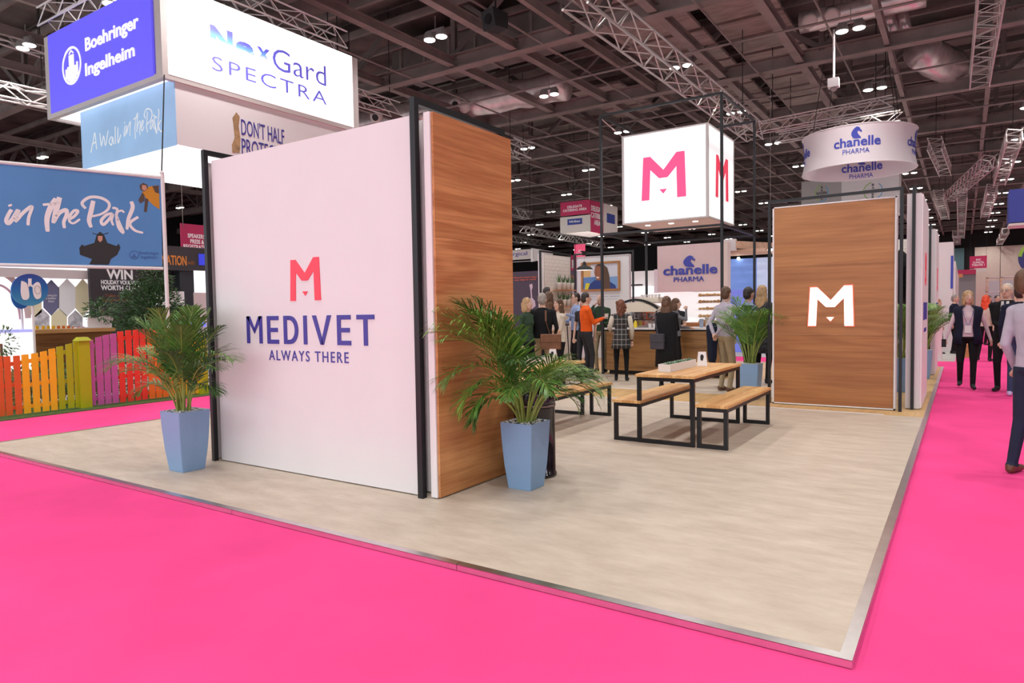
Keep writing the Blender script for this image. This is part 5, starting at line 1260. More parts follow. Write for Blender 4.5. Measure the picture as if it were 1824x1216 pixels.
mb = MB(); prect(mb, pl, (262, 479), (376, 443), -.5, 0); prect(mb, pl, (262, 600), (327, 479), -.6, -.5); mb.build('header', M_dk, dh, W=True); mb = MB(); prect(mb, pl, (328, 653), (349, 479), -.4, -.05); mb.build('pillar', mat('pillar_dark', (.018, .02, .025), .5), dh, W=True)
mb = MB(); text_px(mb, 'NATION', pl, (288, 471), (332, 456), off=.02); mb.build('lettering', M_ora, dh, W=True); mb = MB(); text_px(mb, 'with', pl, (334, 471), (346, 464)); mb.build('small_lettering', mat('ink_brown', srgb(150, 90, 40), .5), dh, W=True)
mb = MB(); prect(mb, pl, (354, 472), (372, 453), 0, .02); mb.build('blue_tile', mat('tile_blue', srgb(60, 70, 220), .4, emit=.3), dh, W=True)
sc = thing('lit_sign', 'white backlit panel beside the left edge of the display block', 'sign', (-17.6, 8.6, 0)); pl = PX(-17.6)
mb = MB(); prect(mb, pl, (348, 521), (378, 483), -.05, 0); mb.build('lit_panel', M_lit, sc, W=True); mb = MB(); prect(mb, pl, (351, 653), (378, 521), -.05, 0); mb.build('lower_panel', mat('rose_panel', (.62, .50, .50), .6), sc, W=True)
mb = MB(); prect(mb, pl, (283, 545), (328, 519), -.2, 0); mb.build('desk_front', M_white2, sc, W=True)
mb = MB(); prect(mb, pl, (339, 582), (356, 573), 0, .3); mb.build('blue_screen', mat('tile_lilac', srgb(120, 130, 250), .4, emit=.6), sc, W=True)
sg = thing('hanging_sign', 'crimson hanging sign for speakers and press behind the banner', 'sign', (-20, 9.5, 3.5)); pl = PX(-20); M_crim = mat('crimson', srgb(176, 36, 84), .6)
mb = MB(); prect(mb, pl, (323, 444), (378, 403), -.03, 0); mb.build('board', M_crim, sg, W=True); mb = MB(); text_px(mb, 'SPEAKERS,\nPRESS &\nREGISTRATION', pl, (327, 442), (374, 419), off=.02); mb.build('lettering', M_text_w, sg, W=True)
for px in (326, 374): a = at(px, 404, X=-20); MB().tube([(a.x, a.y, a.z), (a.x, a.y, 11.6)], .012, 5).build('hanging_wire', M_steel, sg, W=True)

# ================================================================ big two tier hanging lightbox, left
BX, BY = -13.0, 4.70
M_viol = mat('lightbox_violet', srgb(96, 88, 235), .5, emit=.55, ecol=srgb(110, 100, 250)); M_hot = mat('lightbox_hot', (.95, .95, .98), .5, emit=1.1, ecol=(1, 1, 1)); M_prof = mat('profile_grey', (.60, .55, .54), .5)
bo = thing('hanging_lightbox', 'huge two tier hanging lightbox, violet and white faces, top left', 'sign', (-15, 7, 5))
Z0, Z1 = 6.20, 8.12; X0 = -18.02; Y1 = 10.0
MB().box(X0 + .05, BX - .05, BY + .05, Y1 - .05, Z0 + .12, Z1 - .02).build('core', M_prof, bo, W=True)
for x, y in ((X0, BY), (BX - .22, BY), (BX - .22, Y1 - .2), (X0, Y1 - .2)): MB().box(x, x + .22, y, y + .2, Z0 + .12, Z1).build('corner_profile', M_prof, bo, W=True)
for (a_, b_, c_, d_) in ((X0, BX, BY, BY + .12), (BX - .12, BX, BY + .12, Y1), (X0, X0 + .12, BY + .12, Y1), (X0 + .12, BX - .12, Y1 - .12, Y1)): MB().box(a_, b_, c_, d_, Z0, Z0 + .12).build('bottom_profile', M_prof, bo, W=True)
MB().box(X0 + .22, BX - .32, BY - .012, BY + .03, Z0 + .1, Z1).build('violet_face', M_viol, bo, W=True)
MB().box(BX - .03, BX + .012, BY + .12, Y1 - .2, Z0 + .1, Z1 + .0).build('white_face', M_hot, bo, W=True)
MB().box(X0 + .15, BX - .15, BY + .15, Y1 - .15, Z0 + .05, Z0 + .08).build('lit_underside', M_hot, bo, W=True)
MB().box(X0 + .15, BX - .15, BY + .15, Y1 - .15, Z0 + .09, Z0 + .1).build('diffuser_back', M_prof, bo, W=True)
# lower tier
U0, U1 = at(314, 258, X=-13.06).z, Z0 + .05; LX1 = -13.06; LY0 = at(314, 258, X=-13.06).y; LX0 = at(145, 250, Y=LY0).x; LY1 = 9.9
M_sky = mat('print_sky', srgb(150, 186, 224), .5, emit=.22, ecol=srgb(160, 195, 235), var=.12, vscale=.8); M_pale = mat('print_pale', (.80, .76, .78), .6)
MB().box(LX0, LX1, LY0 + .02, LY1, U0 + .02, U1).build('lower_core', M_pale, bo, W=True)
MB().box(LX0, LX1, LY0, LY0 + .02, U0, U1).build('sky_face', M_sky, bo, W=True)
MB().box(LX0 + .03, LX1 - .03, LY0 + .04, LY1 - .04, U0 - .02, U0 + .019).build('lower_lit_underside', M_hot, bo, W=True)
pl = PY(BY - .012); mb = MB(); a0, b0, a1, b1 = pbox(pl, 150, 103, 250, 48)
text(mb, 'Boehringer', pl, *(pl.px(153, 99)), pl.px(248, 60)[0], pl.px(153, 68)[1] + .0, t=.012, off=.024)
a0 = pl.px(153, 140)[0]; a1 = pl.px(241, 110)[0]; b0 = pl.px(153, 143)[1]; text(mb, 'Ingelheim', pl, a0, b0, a1, b0 + .36, t=.012, off=.024)
mb.build('lettering', M_text_lit, bo, W=True)
mb = MB(); cx, cy = pl.px(128, 117); rx, ry = .42, .40
ribbon(mb, pl, [(cx + rx * math.cos(q), cy + ry * math.sin(q)) for q in [2 * math.pi * k / 40 for k in range(41)]], .05, 0, .012)
for j, (x_, ya, yb) in enumerate(((-.26, -.26, -.04), (-.17, -.32, 0), (-.08, -.36, .24), (0, -.37, .24), (.08, -.36, .24), (.17, -.32, -.02), (.26, -.26, .04))):
    mb.poly([(cx + x_ - .034, cy + ya), (cx + x_ + .034, cy + ya), (cx + x_ + .034, cy + yb), (cx + x_ - .034, cy + yb)], pl.M, 0, .012)
ribbon(mb, pl, [(cx - .1, cy + .27), (cx, cy + .34), (cx + .1, cy + .27)], .035, 0, .012); mb.build('emblem', M_text_lit, bo, W=True)
pl = PX(BX + .012)
m, t_, b_ = nt('nex_gradient'); tc = t_.nodes.new('ShaderNodeTexCoord'); sp_ = t_.nodes.new('ShaderNodeSeparateXYZ'); t_.links.new(tc.outputs['Generated'], sp_.inputs[0]); rp = t_.nodes.new('ShaderNodeValToRGB')
rp.color_ramp.elements[0].color = (.95, .97, 1, 1); rp.color_ramp.elements[0].position = .1; rp.color_ramp.elements[1].color = c4(srgb(110, 110, 240)); rp.color_ramp.elements[1].position = .8; e_ = rp.color_ramp.elements.new(.45); e_.color = c4(srgb(120, 180, 245)); t_.links.new(sp_.outputs['Z'], rp.inputs[0]); t_.links.new(rp.outputs[0], b_.inputs['Base Color']); t_.links.new(rp.outputs[0], b_.inputs['Emission Color']); b_.inputs['Emission Strength'].default_value = .3
def tl(s, x0, x1, yb, h, m, nm, off=0.0, sp=1.0):   # text by px at its baseline ends and world height
    mb = MB(); a0 = pl.px(x0, yb)[0]; a1 = pl.px(x1, yb)[0]; b0 = pl.px(x0, yb)[1]; text(mb, s, pl, a0, b0, a1, b0 + h, t=.006, off=off, spacing=sp); mb.build(nm, m, bo, W=True)
M_vio2 = mat('ink_violet', srgb(118, 116, 240), .5, emit=.3, ecol=srgb(120, 120, 250))
tl('N', 375, 415, 82, .46, m, 'lettering', .05); tl('e', 420, 452, 94, .30, m, 'lettering', .045); tl('x', 458, 481, 104, .28, m, 'lettering', .02); tl('Gard', 486, 580, 122, .50, M_vio2, 'lettering', -.006); tl('SPECTRA', 378, 580, 124, .30, M_vio2, 'lettering', -.006, 1.2)
pl = PX(LX1 + .004); tl("DON'T HALF", 430, 506, 240, .36, M_navy, 'lettering', .0); tl('PROTECT ME', 431, 520, 275, .36, M_navy, 'lettering', .0)
mb = MB(); ppoly(mb, pl, [(414, 272), (413, 258), (418, 245), (416, 225), (414, 210), (421, 200), (427, 208), (425, 225), (428, 245), (427, 272)], 0, .004); mb.build('printed_dog', mat('print_fawn', srgb(168, 134, 98), .6, var=.4, vscale=8), bo, W=True)
pl = PY(LY0)
mb = MB(); a0, b0, a1, b1 = pbox(pl, 162, 272, 292, 222)
base = [([(.0, 0), (.06, .6), (.10, 1), (.12, .1)], 1), ([(.03, .45), (.12, .5)], 1), ([(.20, .9), (.22, .2), (.27, .7), (.30, .15), (.36, .9)], 1), ([(.42, .55), (.37, .3), (.42, .1), (.44, .5), (.46, .1)], 1), ([(.50, 1), (.49, .1)], 1), ([(.55, .9), (.54, .1), (.60, .5)], 1)]
for pts, q in base: mb = MB(); mb = ribbon(mb, pl, spline([(a0 + x * (a1 - a0) * .74, b0 + y * .42) for x, y in pts], 4), .035, 0, .004); mb.build('brush_stroke', mat('sky_letter', (.80, .86, .92), .6, emit=.15), bo, W=True)
SX = [( [((x - 30) / 1000 * .50 + .47, (580 - y) / 265 * .95) for x, y in pts], wd) for pts, wd in ST[1:]]
for pts, wd in SX: mb = MB(); mb = ribbon(mb, pl, spline([(a0 + x * (a1 - a0) * 1.02, b0 + y * .62) for x, y in pts], 3), .03, 0, .004); mb.build('brush_stroke', MC['sky_letter'], bo, W=True)
# trusses that carry it
truss('white truss along the top edge of the violet lightbox face', (X0 + .1, BY + .05, Z1 + .42), (BX - .5, BY + .05, Z1 + .42), .42, .5, m=mat('truss_white', (.8, .78, .78), .4, metal=.3))
truss('white truss over the white lightbox face beside the roof girders', (BX - .25, BY + 1.2, Z1 + .40), (BX - .25, Y1 - .3, Z1 + .40), .42, .5, m=MC['truss_white'])
truss('thin truss at the far left passing behind the violet lightbox', at(-30, 50, X=-22), at(82, 88, X=-22), .4, .6, far=True, tube_r=.03)
truss('lower thin truss at the far left below the first one', at(-30, 155, X=-22), at(90, 180, X=-22), .4, .6, far=True, tube_r=.03)
truss('truss end right of the white lightbox pointing at the oak block', at(612, 165, Z=8.3), at(705, 195, Z=8.3), .4, .55)
for i, (x, y) in enumerate(((X0 + .3, BY + .3), (BX - .3, BY + .3), (BX - .3, Y1 - .4), (X0 + .3, Y1 - .4))): MB().tube([(x, y, Z1 - .1), (x, y, 11.6)], .015, 6).build('hanging_wire', M_blackm, bo, W=True)

# ================================================================ chanelle stand behind the counter
ch = thing('chanelle_stand', 'pharma stand with pink seahorse board over a bright white servery wall', 'stand', (-6.5, 17.1, 0)); BY_ = 17.0
M_rose = mat('rose_board', (.70, .56, .57), .55, var=.02); M_brite = mat('bright_wall', (.9, .9, .92), .5, emit=.55, ecol=(1, 1, 1))
MB().box(-7.5, -5.52, BY_, BY_ + .25, 1.93, 3.34).build('board', M_rose, ch, W=True)
MB().box(-5.52, -5.36, BY_ - .02, BY_ + .3, GZ, 3.34).build('pillar', mat('cream_pillar', (.72, .64, .6), .5), ch, W=True)
MB().box(-8.0, -5.52, BY_ + .6, BY_ + .7, GZ, 1.93).build('back_wall', M_brite, ch, W=True)
MB().box(-8.3, -5.4, BY_ - .1, BY_ + .4, GZ, 1.0).build('back_counter', M_counterw, ch, W=True)
pl = PY(BY_); a0, b0 = pl.px(1182, 503); a1, b1 = pl.px(1278, 452); chanelle(ch, pl, a0, b0, a1, b1, M_blue, .03)
for z, w0 in ((1.85, 0), (1.65, .02), (1.44, .04), (1.22, .02), (1.05, .04)):
    MB().box(-6.35 - w0, -5.56, BY_ + .28, BY_ + .58, z - .075, z - .06).build('shelf', M_white2, ch, W=True)
pst = None; M_bread = mat('pastry', (.62, .38, .16), .6, var=.35, vscale=20); r = random.Random(2)
for z in (1.85, 1.65, 1.44, 1.22, 1.05):
    for j in range(7):
        x = -6.30 + .11 * j
        if pst is None: pst = tag(MB().ell((0, 0, 0), (.062, .05, .045), 10, 6).build('pastry', M_bread, smooth=True), 'golden pastry on the white shelves under the seahorse board', 'pastry', 'pastries on the servery shelves'); o = pst
        else: o = pst.copy(); COL.objects.link(o)
        o.location = (x, BY_ + .40, z - .028); o.rotation_euler = (0, 0, r.uniform(-.5, .5)); o.scale = (1, 1, r.uniform(.8, 1.3))
# pergola and blue walls
pg = thing('blue_stand', 'stand with lit blue walls under a pale slatted canopy right of the seahorse board', 'stand', (-4.8, 19, 0))
M_bluew = mat('blue_wall', srgb(120, 160, 235), .5, emit=.12, ecol=srgb(130, 170, 255)); M_bluew2 = mat('blue_wall_low', srgb(130, 145, 240), .5, emit=.12, ecol=srgb(120, 130, 255)); M_palewood = wood('pale_wood', srgb(206, 170, 140), srgb(230, 204, 180), 'X')
MB().box(-6.2, -5.15, 19.5, 19.6, 2.0, 3.0).build('wall', M_bluew, pg, W=True); MB().box(-6.2, -5.15, 19.5, 19.6, GZ, 2.0).build('lower_wall', M_bluew2, pg, W=True)
MB().box(-5.15, -3.9, 19.5, 19.6, GZ, 3.0).build('side_wall', mat('pale_blue_wall', srgb(190, 210, 240), .5, emit=.25, ecol=srgb(200, 220, 255)), pg, W=True)
MB().box(-5.75, -5.4, 17.95, 18.1, 3.15, 3.5).build('canopy_corner', M_white2, pg, W=True)
MB().loft([[V(-5.4, 18, 3.22), V(-5.4, 18.1, 3.22), V(-5.4, 18.1, 3.44), V(-5.4, 18, 3.44)], [V(-3.6, 21.5, 3.22), V(-3.6, 21.6, 3.22), V(-3.6, 21.6, 3.44), V(-3.6, 21.5, 3.44)]]).build('fascia', M_palewood, pg, W=True)
for j in range(5): MB().bar((-6.3, 18.3 + .3 * j, 3.15), (-4.6, 18.3 + .3 * j, 3.15), .06, .10).build('canopy_slat', M_palewood, pg, W=True)
MB().ell((-5.7, 19.4, 3.0), (.05, .05, .05)).build('spotlight', M_lens, pg, W=True)
a = at(1372, 445, Y=17.5); sl = thing('spotlight', 'dazzling small spotlight shining beside the oak wall', 'lamp', tuple(a)); MB().lathe([(.03, .1), (.06, .06), (.07, 0)], 14).build('housing', M_blackm, sl); MB().ell((0, -.03, 0), (.065, .05, .05)).build('bulb', mat('bulb_hot', (1, 1, 1), .4, emit=25), sl); MB().tube([(0, 0, .1), (0, 0, 5.4)], .008, 5).build('wire', M_steel, sl)
# box of chanelle on the ring above
rg = thing('round_banner', 'round white hanging banner ring with blue seahorse lettering', 'sign', (-2.5, 21.5, 5.5)); RC = V(-2.52, 21.6, 0); RR = 1.62; RZ0, RZ1 = 5.72, 6.86
def ringwall(rad, flip):
    mb = MB(); n = 48; vs = []; 
    prof = [(0, RZ0, 1.02), (.25, 0, .985), (.5, 0, .975), (.75, 0, .985), (1, 0, 1.02)]
    rings = [[RC + V(rad * f * math.cos(2 * math.pi * k / n), rad * f * math.sin(2 * math.pi * k / n), RZ0 + (RZ1 - RZ0) * t) for k in range(n)] for t, _, f in prof]
    return mb.loft(rings, cap=False)
M_fab = mat('banner_fabric', (.72, .66, .70), .7)
ringwall(RR, 0).build('fabric', M_fab, rg, W=True, smooth=True); ringwall(RR - .02, 1).build('lining', M_fab, rg, W=True, smooth=True)
for z in (RZ0, RZ1): MB().tube([RC + V(RR * 1.02 * math.cos(2 * math.pi * k / 48), RR * 1.02 * math.sin(2 * math.pi * k / 48), z) for k in range(49)], .018, 6).build('hoop', M_white2, rg, W=True)
def bend(ob, phi0, rad, inside):
    me = ob.data; L = rg.location
    for v in me.vertices:
        x, y, z = v.co.x + L.x, v.co.y, v.co.z
        a = phi0 + (x / RR) * (1 if not inside else -1); off = y + L.y          # y: depth of the print
        tt_ = (z + L.z - RZ0) / (RZ1 - RZ0); rr_ = RR * (.975 + .045 * (2 * tt_ - 1) ** 2); rad = rr_ + .008 if not inside else rr_ - .03
        v.co = V(RC.x + (rad + (-off if not inside else off)) * math.cos(a) - L.x, RC.y + (rad + (-off if not inside else off)) * math.sin(a) - L.y, z)
    me.update()
class _P: pass
pz = Plane((0, 0, 0), (1, 0, 0)); n0 = len(rg.children)
tocam = math.atan2(CAM.y - RC.y, CAM.x - RC.x)
for (pc, ph, ins, b0_, sc_) in ((0, tocam - .02, 0, RZ0 + .28, 1), (1, tocam + 1.40, 0, RZ0 + .28, 1), (2, tocam - 1.45, 0, RZ0 + .28, 1), (3, tocam + math.pi - .08, 1, RZ0 + .05, 1)):
    before = set(rg.children); chanelle(rg, pz, -.66, b0_, .66, b0_ + .78, M_blue, .004)
    for ob in set(rg.children) - before: bend(ob, ph, (RR * .985 if not ins else (RR - .03) * .975), ins)
for q in range(4): a = math.pi / 4 + q * math.pi / 2; MB().tube([RC + V(RR * math.cos(a), RR * math.sin(a), RZ1), RC + V(RR * .5 * math.cos(a), RR * .5 * math.sin(a), 11.6)], .01, 5).build('hanging_wire', M_blackm, rg, W=True)

# ---- bayer cube
by = thing('hanging_cube', 'pale hanging box with round cross lettering emblem behind the round banner', 'sign', (-4, 30, 5)); 
MB().box(-5.78, -4.14, 30, 31.2, 5.3, 7.0).build('left_face', mat('grey_face', (.42, .40, .39), .6), by, W=True); MB().box(-4.14, -1.95, 30, 31.2, 5.3, 7.0).build('right_face', M_white2, by, W=True)
pl = PY(30.0)
for (px, py, s) in ((1555, 340, 1.0), (1464, 344, .72)):
    cx, cy = pl.px(px, py); mb = MB(); R0 = .36
    ribbon(mb, pl, [(cx + R0 * s * math.cos(q), cy + R0 * math.sin(q)) for q in [math.pi * .55 + math.pi * .8 * k / 20 for k in range(21)]], .03, 0, .01); mb.build('green_arc', mat('arc_green', srgb(140, 190, 60), .5), by, W=True)
    mb = MB(); ribbon(mb, pl, [(cx + R0 * s * math.cos(q), cy + R0 * math.sin(q)) for q in [-math.pi * .6 + math.pi * .9 * k / 20 for k in range(21)]], .03, 0, .01); mb.build('blue_arc', mat('arc_blue', srgb(70, 160, 215), .5), by, W=True)
    mb = MB(); text(mb, 'BAYER', pl, cx - .30 * s, cy - .055, cx + .30 * s, cy + .055, t=.03, off=.015)
    for j, ch_ in enumerate('BA ER'):
        if ch_ != ' ': y_ = cy + .26 - j * .13; text(mb, ch_, pl, cx - .045 * s, y_ - .05, cx + .045 * s, y_ + .05, t=.03, off=.01)
    mb.build('lettering', mat('ink_dark', (.12, .12, .13), .5), by, W=True)
for x in (-5.5, -2.2): MB().tube([(x, 30.5, 7), (x, 30.5, 11.6)], .012, 5).build('hanging_wire', M_blackm, by, W=True)
# ---- delegate catering box
dc = thing('hanging_sign', 'crimson and white hanging box sign for the catering area', 'sign', (-15.5, 28, 5)); pl = PY(28.0); M_crim2 = mat('crimson_sign', srgb(190, 36, 90), .6); M_offw = mat('sign_white', (.62, .56, .53), .6)
mb = MB(); prect(mb, pl, (998, 416), (1051, 382), -.05, 0); mb.build('white_panel', M_offw, dc, W=True); mb = MB(); ppoly(mb, pl, [(998, 361), (1050, 355), (1051, 380), (999, 385)], -.04, .003); mb.build('crimson_band', M_crim2, dc, W=True)
mb = MB(); text_px(mb, 'DELEGATE\nCATERING AREA', pl, (1003, 378), (1045, 363), t=.01, off=.02); mb.build('lettering', M_text_w, dc, W=True)
mb = MB(); prect(mb, pl, (1011, 401), (1037, 388), .0, .01); mb.build('blue_tile', mat('tile_navy', srgb(44, 60, 140), .5), dc, W=True); mb = MB(); text_px(mb, 'Virbac', pl, (1014, 397), (1034, 391), t=.016, shear=.2, off=.01); mb.build('tile_lettering', M_text_w, dc, W=True)
c1 = at(1050, 355, Y=28); c1b = at(1051, 423, Y=28); c2 = at(1099, 368, Y=31.4)
pl2 = Plane((c1.x, 28, 0), (c2.x - c1.x, 3.4, 0)); 
mb = MB(); ppoly(mb, pl2, [(1051, 412), (1051, 356), (1075, 362), (1075, 417)], -.05, 0); mb.build('crimson_face', M_crim2, dc, W=True)
mb = MB(); ppoly(mb, pl2, [(1075, 417), (1075, 362), (1100, 369), (1100, 414)], -.05, 0); mb.build('white_face', M_offw, dc, W=True)
mb = MB(); text_px(mb, 'DELEGATE\nCATERING\nAREA', pl2, (1053, 399), (1074, 371), t=.01, off=.02); mb.build('lettering', M_text_w, dc, W=True)
mb = MB(); prect(mb, pl2, (1081, 396), (1095, 383), 0, .01); mb.build('blue_tile', MC['tile_navy'], dc, W=True)
ps = [at(998, 416, Y=28), at(1051, 423, Y=28), at(1100, 414, Y=31.4)]
mb = MB(); mb.loft([[ps[0], ps[1], ps[2], ps[0] + (ps[2] - ps[1])], [p + V(0, 0, .03) for p in (ps[0], ps[1], ps[2], ps[0] + (ps[2] - ps[1]))]]); mb.build('underside', M_offw, dc, W=True)
MB().tube([c1, (c1.x, c1.y, 11.6)], .015, 5).build('hanging_wire', M_trussm, dc, W=True)
# ---- surgical ring sign, pink signs
su = thing('hanging_sign', 'low white hanging sign ending in urgical beside the oak block', 'sign', (-16.3, 24, 3.7)); pl = PY(24.0)
mb = MB(); prect(mb, pl, (895, 464), (949, 443), -.1, 0); mb.build('left_face', mat('sign_rose', (.62, .55, .52), .6), su, W=True); mb = MB(); text_px(mb, 'Surgical', pl, (902, 459), (939, 447), t=.01, off=.0); mb.build('lettering', M_navy, su, W=True)
d2_ = at(985, 449, Y=26.5); d1_ = at(949, 443, Y=24); pl2 = Plane((d1_.x, 24, 0), (d2_.x - d1_.x, 2.5, 0)); mb = MB(); ppoly(mb, pl2, [(949, 466), (949, 442), (985, 448), (985, 459)], -.1, 0); mb.build('right_face', M_white2, su, W=True)
mb = MB(); prect(mb, pl, (895, 468), (950, 464), -.1, .05); mb.build('lower_rim', M_white2, su, W=True)
for px in (905, 945): a = at(px, 445, Y=24); MB().tube([a, (a.x, a.y, 11.6)], .012, 5).build('hanging_wire', M_blackm, su, W=True)
M_hotpink = mat('sign_pink', srgb(250, 88, 130), .5, emit=.2)
def sign2(label, Y_, r0, m, body, tb, extra=None):
    t = thing('hanging_sign', label, 'sign', tuple(at(r0[0], r0[1], Y=Y_))); pl = PY(Y_); mb = MB(); prect(mb, pl, (r0[0], r0[3]), (r0[2], r0[1]), -.04, 0); mb.build('board', m, t, W=True)
    mb = MB(); text_px(mb, body, pl, (tb[0], tb[3]), (tb[2], tb[1]), t=.01, off=.02); mb.build('lettering', M_text_w, t, W=True)
    if extra: mb = MB(); prect(mb, pl, (r0[0], r0[3] + extra), (r0[2], r0[3]), -.04, 0); mb.build('white_foot', M_offw, t, W=True)
    for px in (r0[0] + 1, r0[2] - 1): a = at(px, r0[1], Y=Y_); MB().tube([a, (a.x, a.y, 11.6)], .012, 5).build('hanging_wire', M_blackm, t, W=True)
sign2('small bright pink sign above the picture wall', 34, (1023, 434, 1042, 458), M_hotpink, 'BVA\nWELCOME', (1026, 444, 1040, 455))
sign2('narrow crimson sign just left of the picture wall', 30, (1016, 454, 1026, 482), M_crim, 'BVA', (1019, 462, 1024, 478))
sign2('crimson hanging sign for the clinical theatre before the far wall', 70, (1727, 455, 1758, 478), M_crim2, 'RVC\nCLINICAL\nTHEATRE 1', (1731, 460, 1754, 474), 6)
# ---- spoon posters
sp = thing('poster_wall', 'dark poster with orange words and a silver spoon beside the oak block', 'poster', (-13, 19, 0)); pl = PY(19.0); M_aub = mat('aubergine', srgb(70, 58, 74), .6); M_cop = mat('ink_coral', srgb(222, 104, 66), .5)
mb = MB(); prect(mb, pl, (900, 660), (957, 482), -.1, 0); mb.build('panel', M_aub, sp, W=True); mb = MB(); text_px(mb, "There's more than\none way to crack", pl, (915, 501), (956, 491), t=.01); mb.build('lettering', M_cop, sp, W=True)
mb = MB(); ppoly(mb, pl, [(943, 507), (948, 505), (949, 511), (947, 517), (948, 530), (953, 536), (954, 545), (948, 550), (942, 546), (941, 537), (946, 530), (945, 516)], 0, .01); mb.build('printed_spoon', mat('print_silver', srgb(198, 178, 190), .6), sp, W=True)
sp2 = thing('poster_wall', 'strip of dark poster with a grey dog between the tiled wall and picture wall', 'poster', (-11.5, 19, 0)); mb = MB(); prect(mb, pl, (1004, 660), (1026, 482), -.1, 0); mb.build('panel', M_aub, sp2, W=True)
mb = MB(); text_px(mb, 'another\nstory', pl, (1012, 499), (1024, 490), t=.01); mb.build('lettering', M_cop, sp2, W=True); mb = MB(); ppoly(mb, pl, [(1013, 512), (1018, 506), (1024, 510), (1023, 530), (1025, 550), (1014, 552), (1015, 530)], 0, .01); mb.build('printed_dog', mat('print_dog', srgb(150, 132, 142), .6, var=.3), sp2, W=True)

# ================================================================ tiled walls with shelves and pots
M_tile = mat('glazed_tile', (.74, .69, .65), .2); M_grout = mat('grout', (.50, .46, .44), .8)
def brickwall(t, pl, a0, a1, b0, b1, tw_=.2, th=.075):
    mb = MB(); row = 0; b = b0
    while b < b1 - .01:
        a = a0 - (tw_ / 2 if row % 2 else 0)
        while a < a1:
            x0 = max(a, a0) + .003; x1 = min(a + tw_, a1) - .003
            if x1 - x0 > .02: mb.poly([(x0, b + .003), (x1, b + .003), (x1, min(b + th, b1) - .003), (x0, min(b + th, b1) - .003)], pl.M, 0, .008)
            a += tw_
        b += th; row += 1
    mb.build('tiles', M_tile, t, W=True, kind='stuff')
tl_ = thing('tiled_wall', 'white tiled display wall with plant shelves behind the group of people', 'display wall', (-9.1, 13.5, 0)); TXp = -9.05
ya, yb = 12.78, 14.28
MB().box(TXp - .14, TXp, ya, yb, .01, 2.95).build('core', M_grout, tl_, W=True); pl = PX(TXp); brickwall(tl_, pl, ya + .03, yb - .02, .03, 2.93, .24, .10)
MB().box(TXp - .14, TXp + .01, ya - .06, ya, .01, 2.97).build('end_board', M_white2, tl_, W=True)
hoop('black frame around the tiled wall behind the group of people', [(-9.1, ya - .10, 0), (-9.1, ya - .10, 3.0), (-9.1, yb + .06, 3.0), (-9.1, yb + .06, 0)], .045)
M_ppot = mat('white_pot', (.78, .76, .76), .4); M_blade = mat('aloe_blade', (.06, .16, .05), .5, var=.3, vscale=10)
def aloe(seed):
    r = random.Random(seed); mb = MB()
    for j in range(11):
        a = j * 2.4; l = r.uniform(.16, .3); lean = r.uniform(.1, .55); d = V(math.cos(a) * lean, math.sin(a) * lean, 1).normalized(); s = V(-math.sin(a), math.cos(a), 0) * .012; b = V(math.cos(a) * .02, math.sin(a) * .02, .18)
        mb.add([b - s, b + s, b + d * l * .5 + s * .8, b + d * l * .5 - s * .8, b + d * l + V(math.cos(a), math.sin(a), 0) * lean * .05], [(0, 1, 2, 3), (3, 2, 4)])
    return mb
r = random.Random(6)
protos = []
for row, z in ((0, 2.0), (1, 1.53)):
    MB().box(TXp + .008, TXp + .20, 13.25, yb + .02, z - .02, z).build('shelf', M_oakedge, tl_, W=True)
    for j in range(4):
        y = 13.42 + j * .24
        if not protos:
            p = thing('potted_aloe', 'x', 'plant', (TXp + .11, y, z)); MB().lathe([(.05, 0), (.072, .19), (.074, .20), (.066, .20), (.06, .17)], 16).build('pot', M_ppot, p, smooth=True); aloe(1).build('leaves', M_blade, p); protos.append(p)
        else: p = copy_tree(protos[0]); p.parent = None; p.location = (TXp + .11, y, z); p.rotation_euler = (0, 0, r.uniform(0, 6))
        p['label'] = '%s spiky plant in a white pot on the %s shelf of the tiled wall' % (('first', 'second', 'third', 'last')[j], ('upper', 'lower')[row]); p['group'] = 'aloe pots on the tiled wall'
t2 = thing('tiled_wall', 'white tiled wall seen in the gap between the oak wall and the end walls', 'display wall', (-1.2, 15.2, 0)); pl = PY(15.2)
MB().box(-1.9, -.45, 15.2, 15.34, .01, 2.95).build('core', M_grout, t2, W=True); brickwall(t2, pl, -1.88, -.47, .03, 2.93)
for z in (1.4, 1.9): MB().box(-1.7, -.6, 15.0, 15.19, z - .02, z).build('shelf', M_oakedge, t2, W=True)
for j in range(4):
    p = copy_tree(protos[0]); p.parent = None; p.location = (-.75 - .3 * (j % 2), 15.09, 1.9 if j < 2 else 1.4); p['label'] = ('spiky potted plant on the %s shelf right of the oak wall, %s' % (('upper', 'lower')[j // 2], ('right one', 'left one')[j % 2])); p['group'] = 'aloe pots on the second tiled wall'
# ---- picture wall
pw = thing('picture_wall', 'pale display wall with a wooden picture frame of a smiling woman', 'display wall', (-8.4, 15.1, 0)); pl = PY(15.0)
MB().box(-9.24, -7.56, 15.0, 15.15, .01, 3.0).build('panel', mat('pale_wall', (.66, .66, .69), .5), pw, W=True)
hoop('black frame around the picture wall', [(-9.28, 14.96, 0), (-9.28, 14.96, 3.05), (-7.42, 14.96, 3.05), (-7.42, 14.96, 0)], .045)
pf_ = thing('framed_picture', 'wood framed picture of a smiling woman in a blue jacket', 'picture', (-8.45, 14.99, 1.97)); M_frm = wood('frame_wood', srgb(150, 100, 52), srgb(182, 130, 76), 'X', 2)
fa = dict(W=True)
x0, x1, z0, z1 = -9.07, -7.83, 1.97, 2.82
for b in ((x0, x1, z0, z0 + .06), (x0, x1, z1 - .06, z1), (x0, x0 + .06, z0 + .06, z1 - .06), (x1 - .06, x1, z0 + .06, z1 - .06)): MB().box(b[0], b[1], 14.95, 14.999, b[2], b[3]).build('frame_side', M_frm, pf_, **fa)
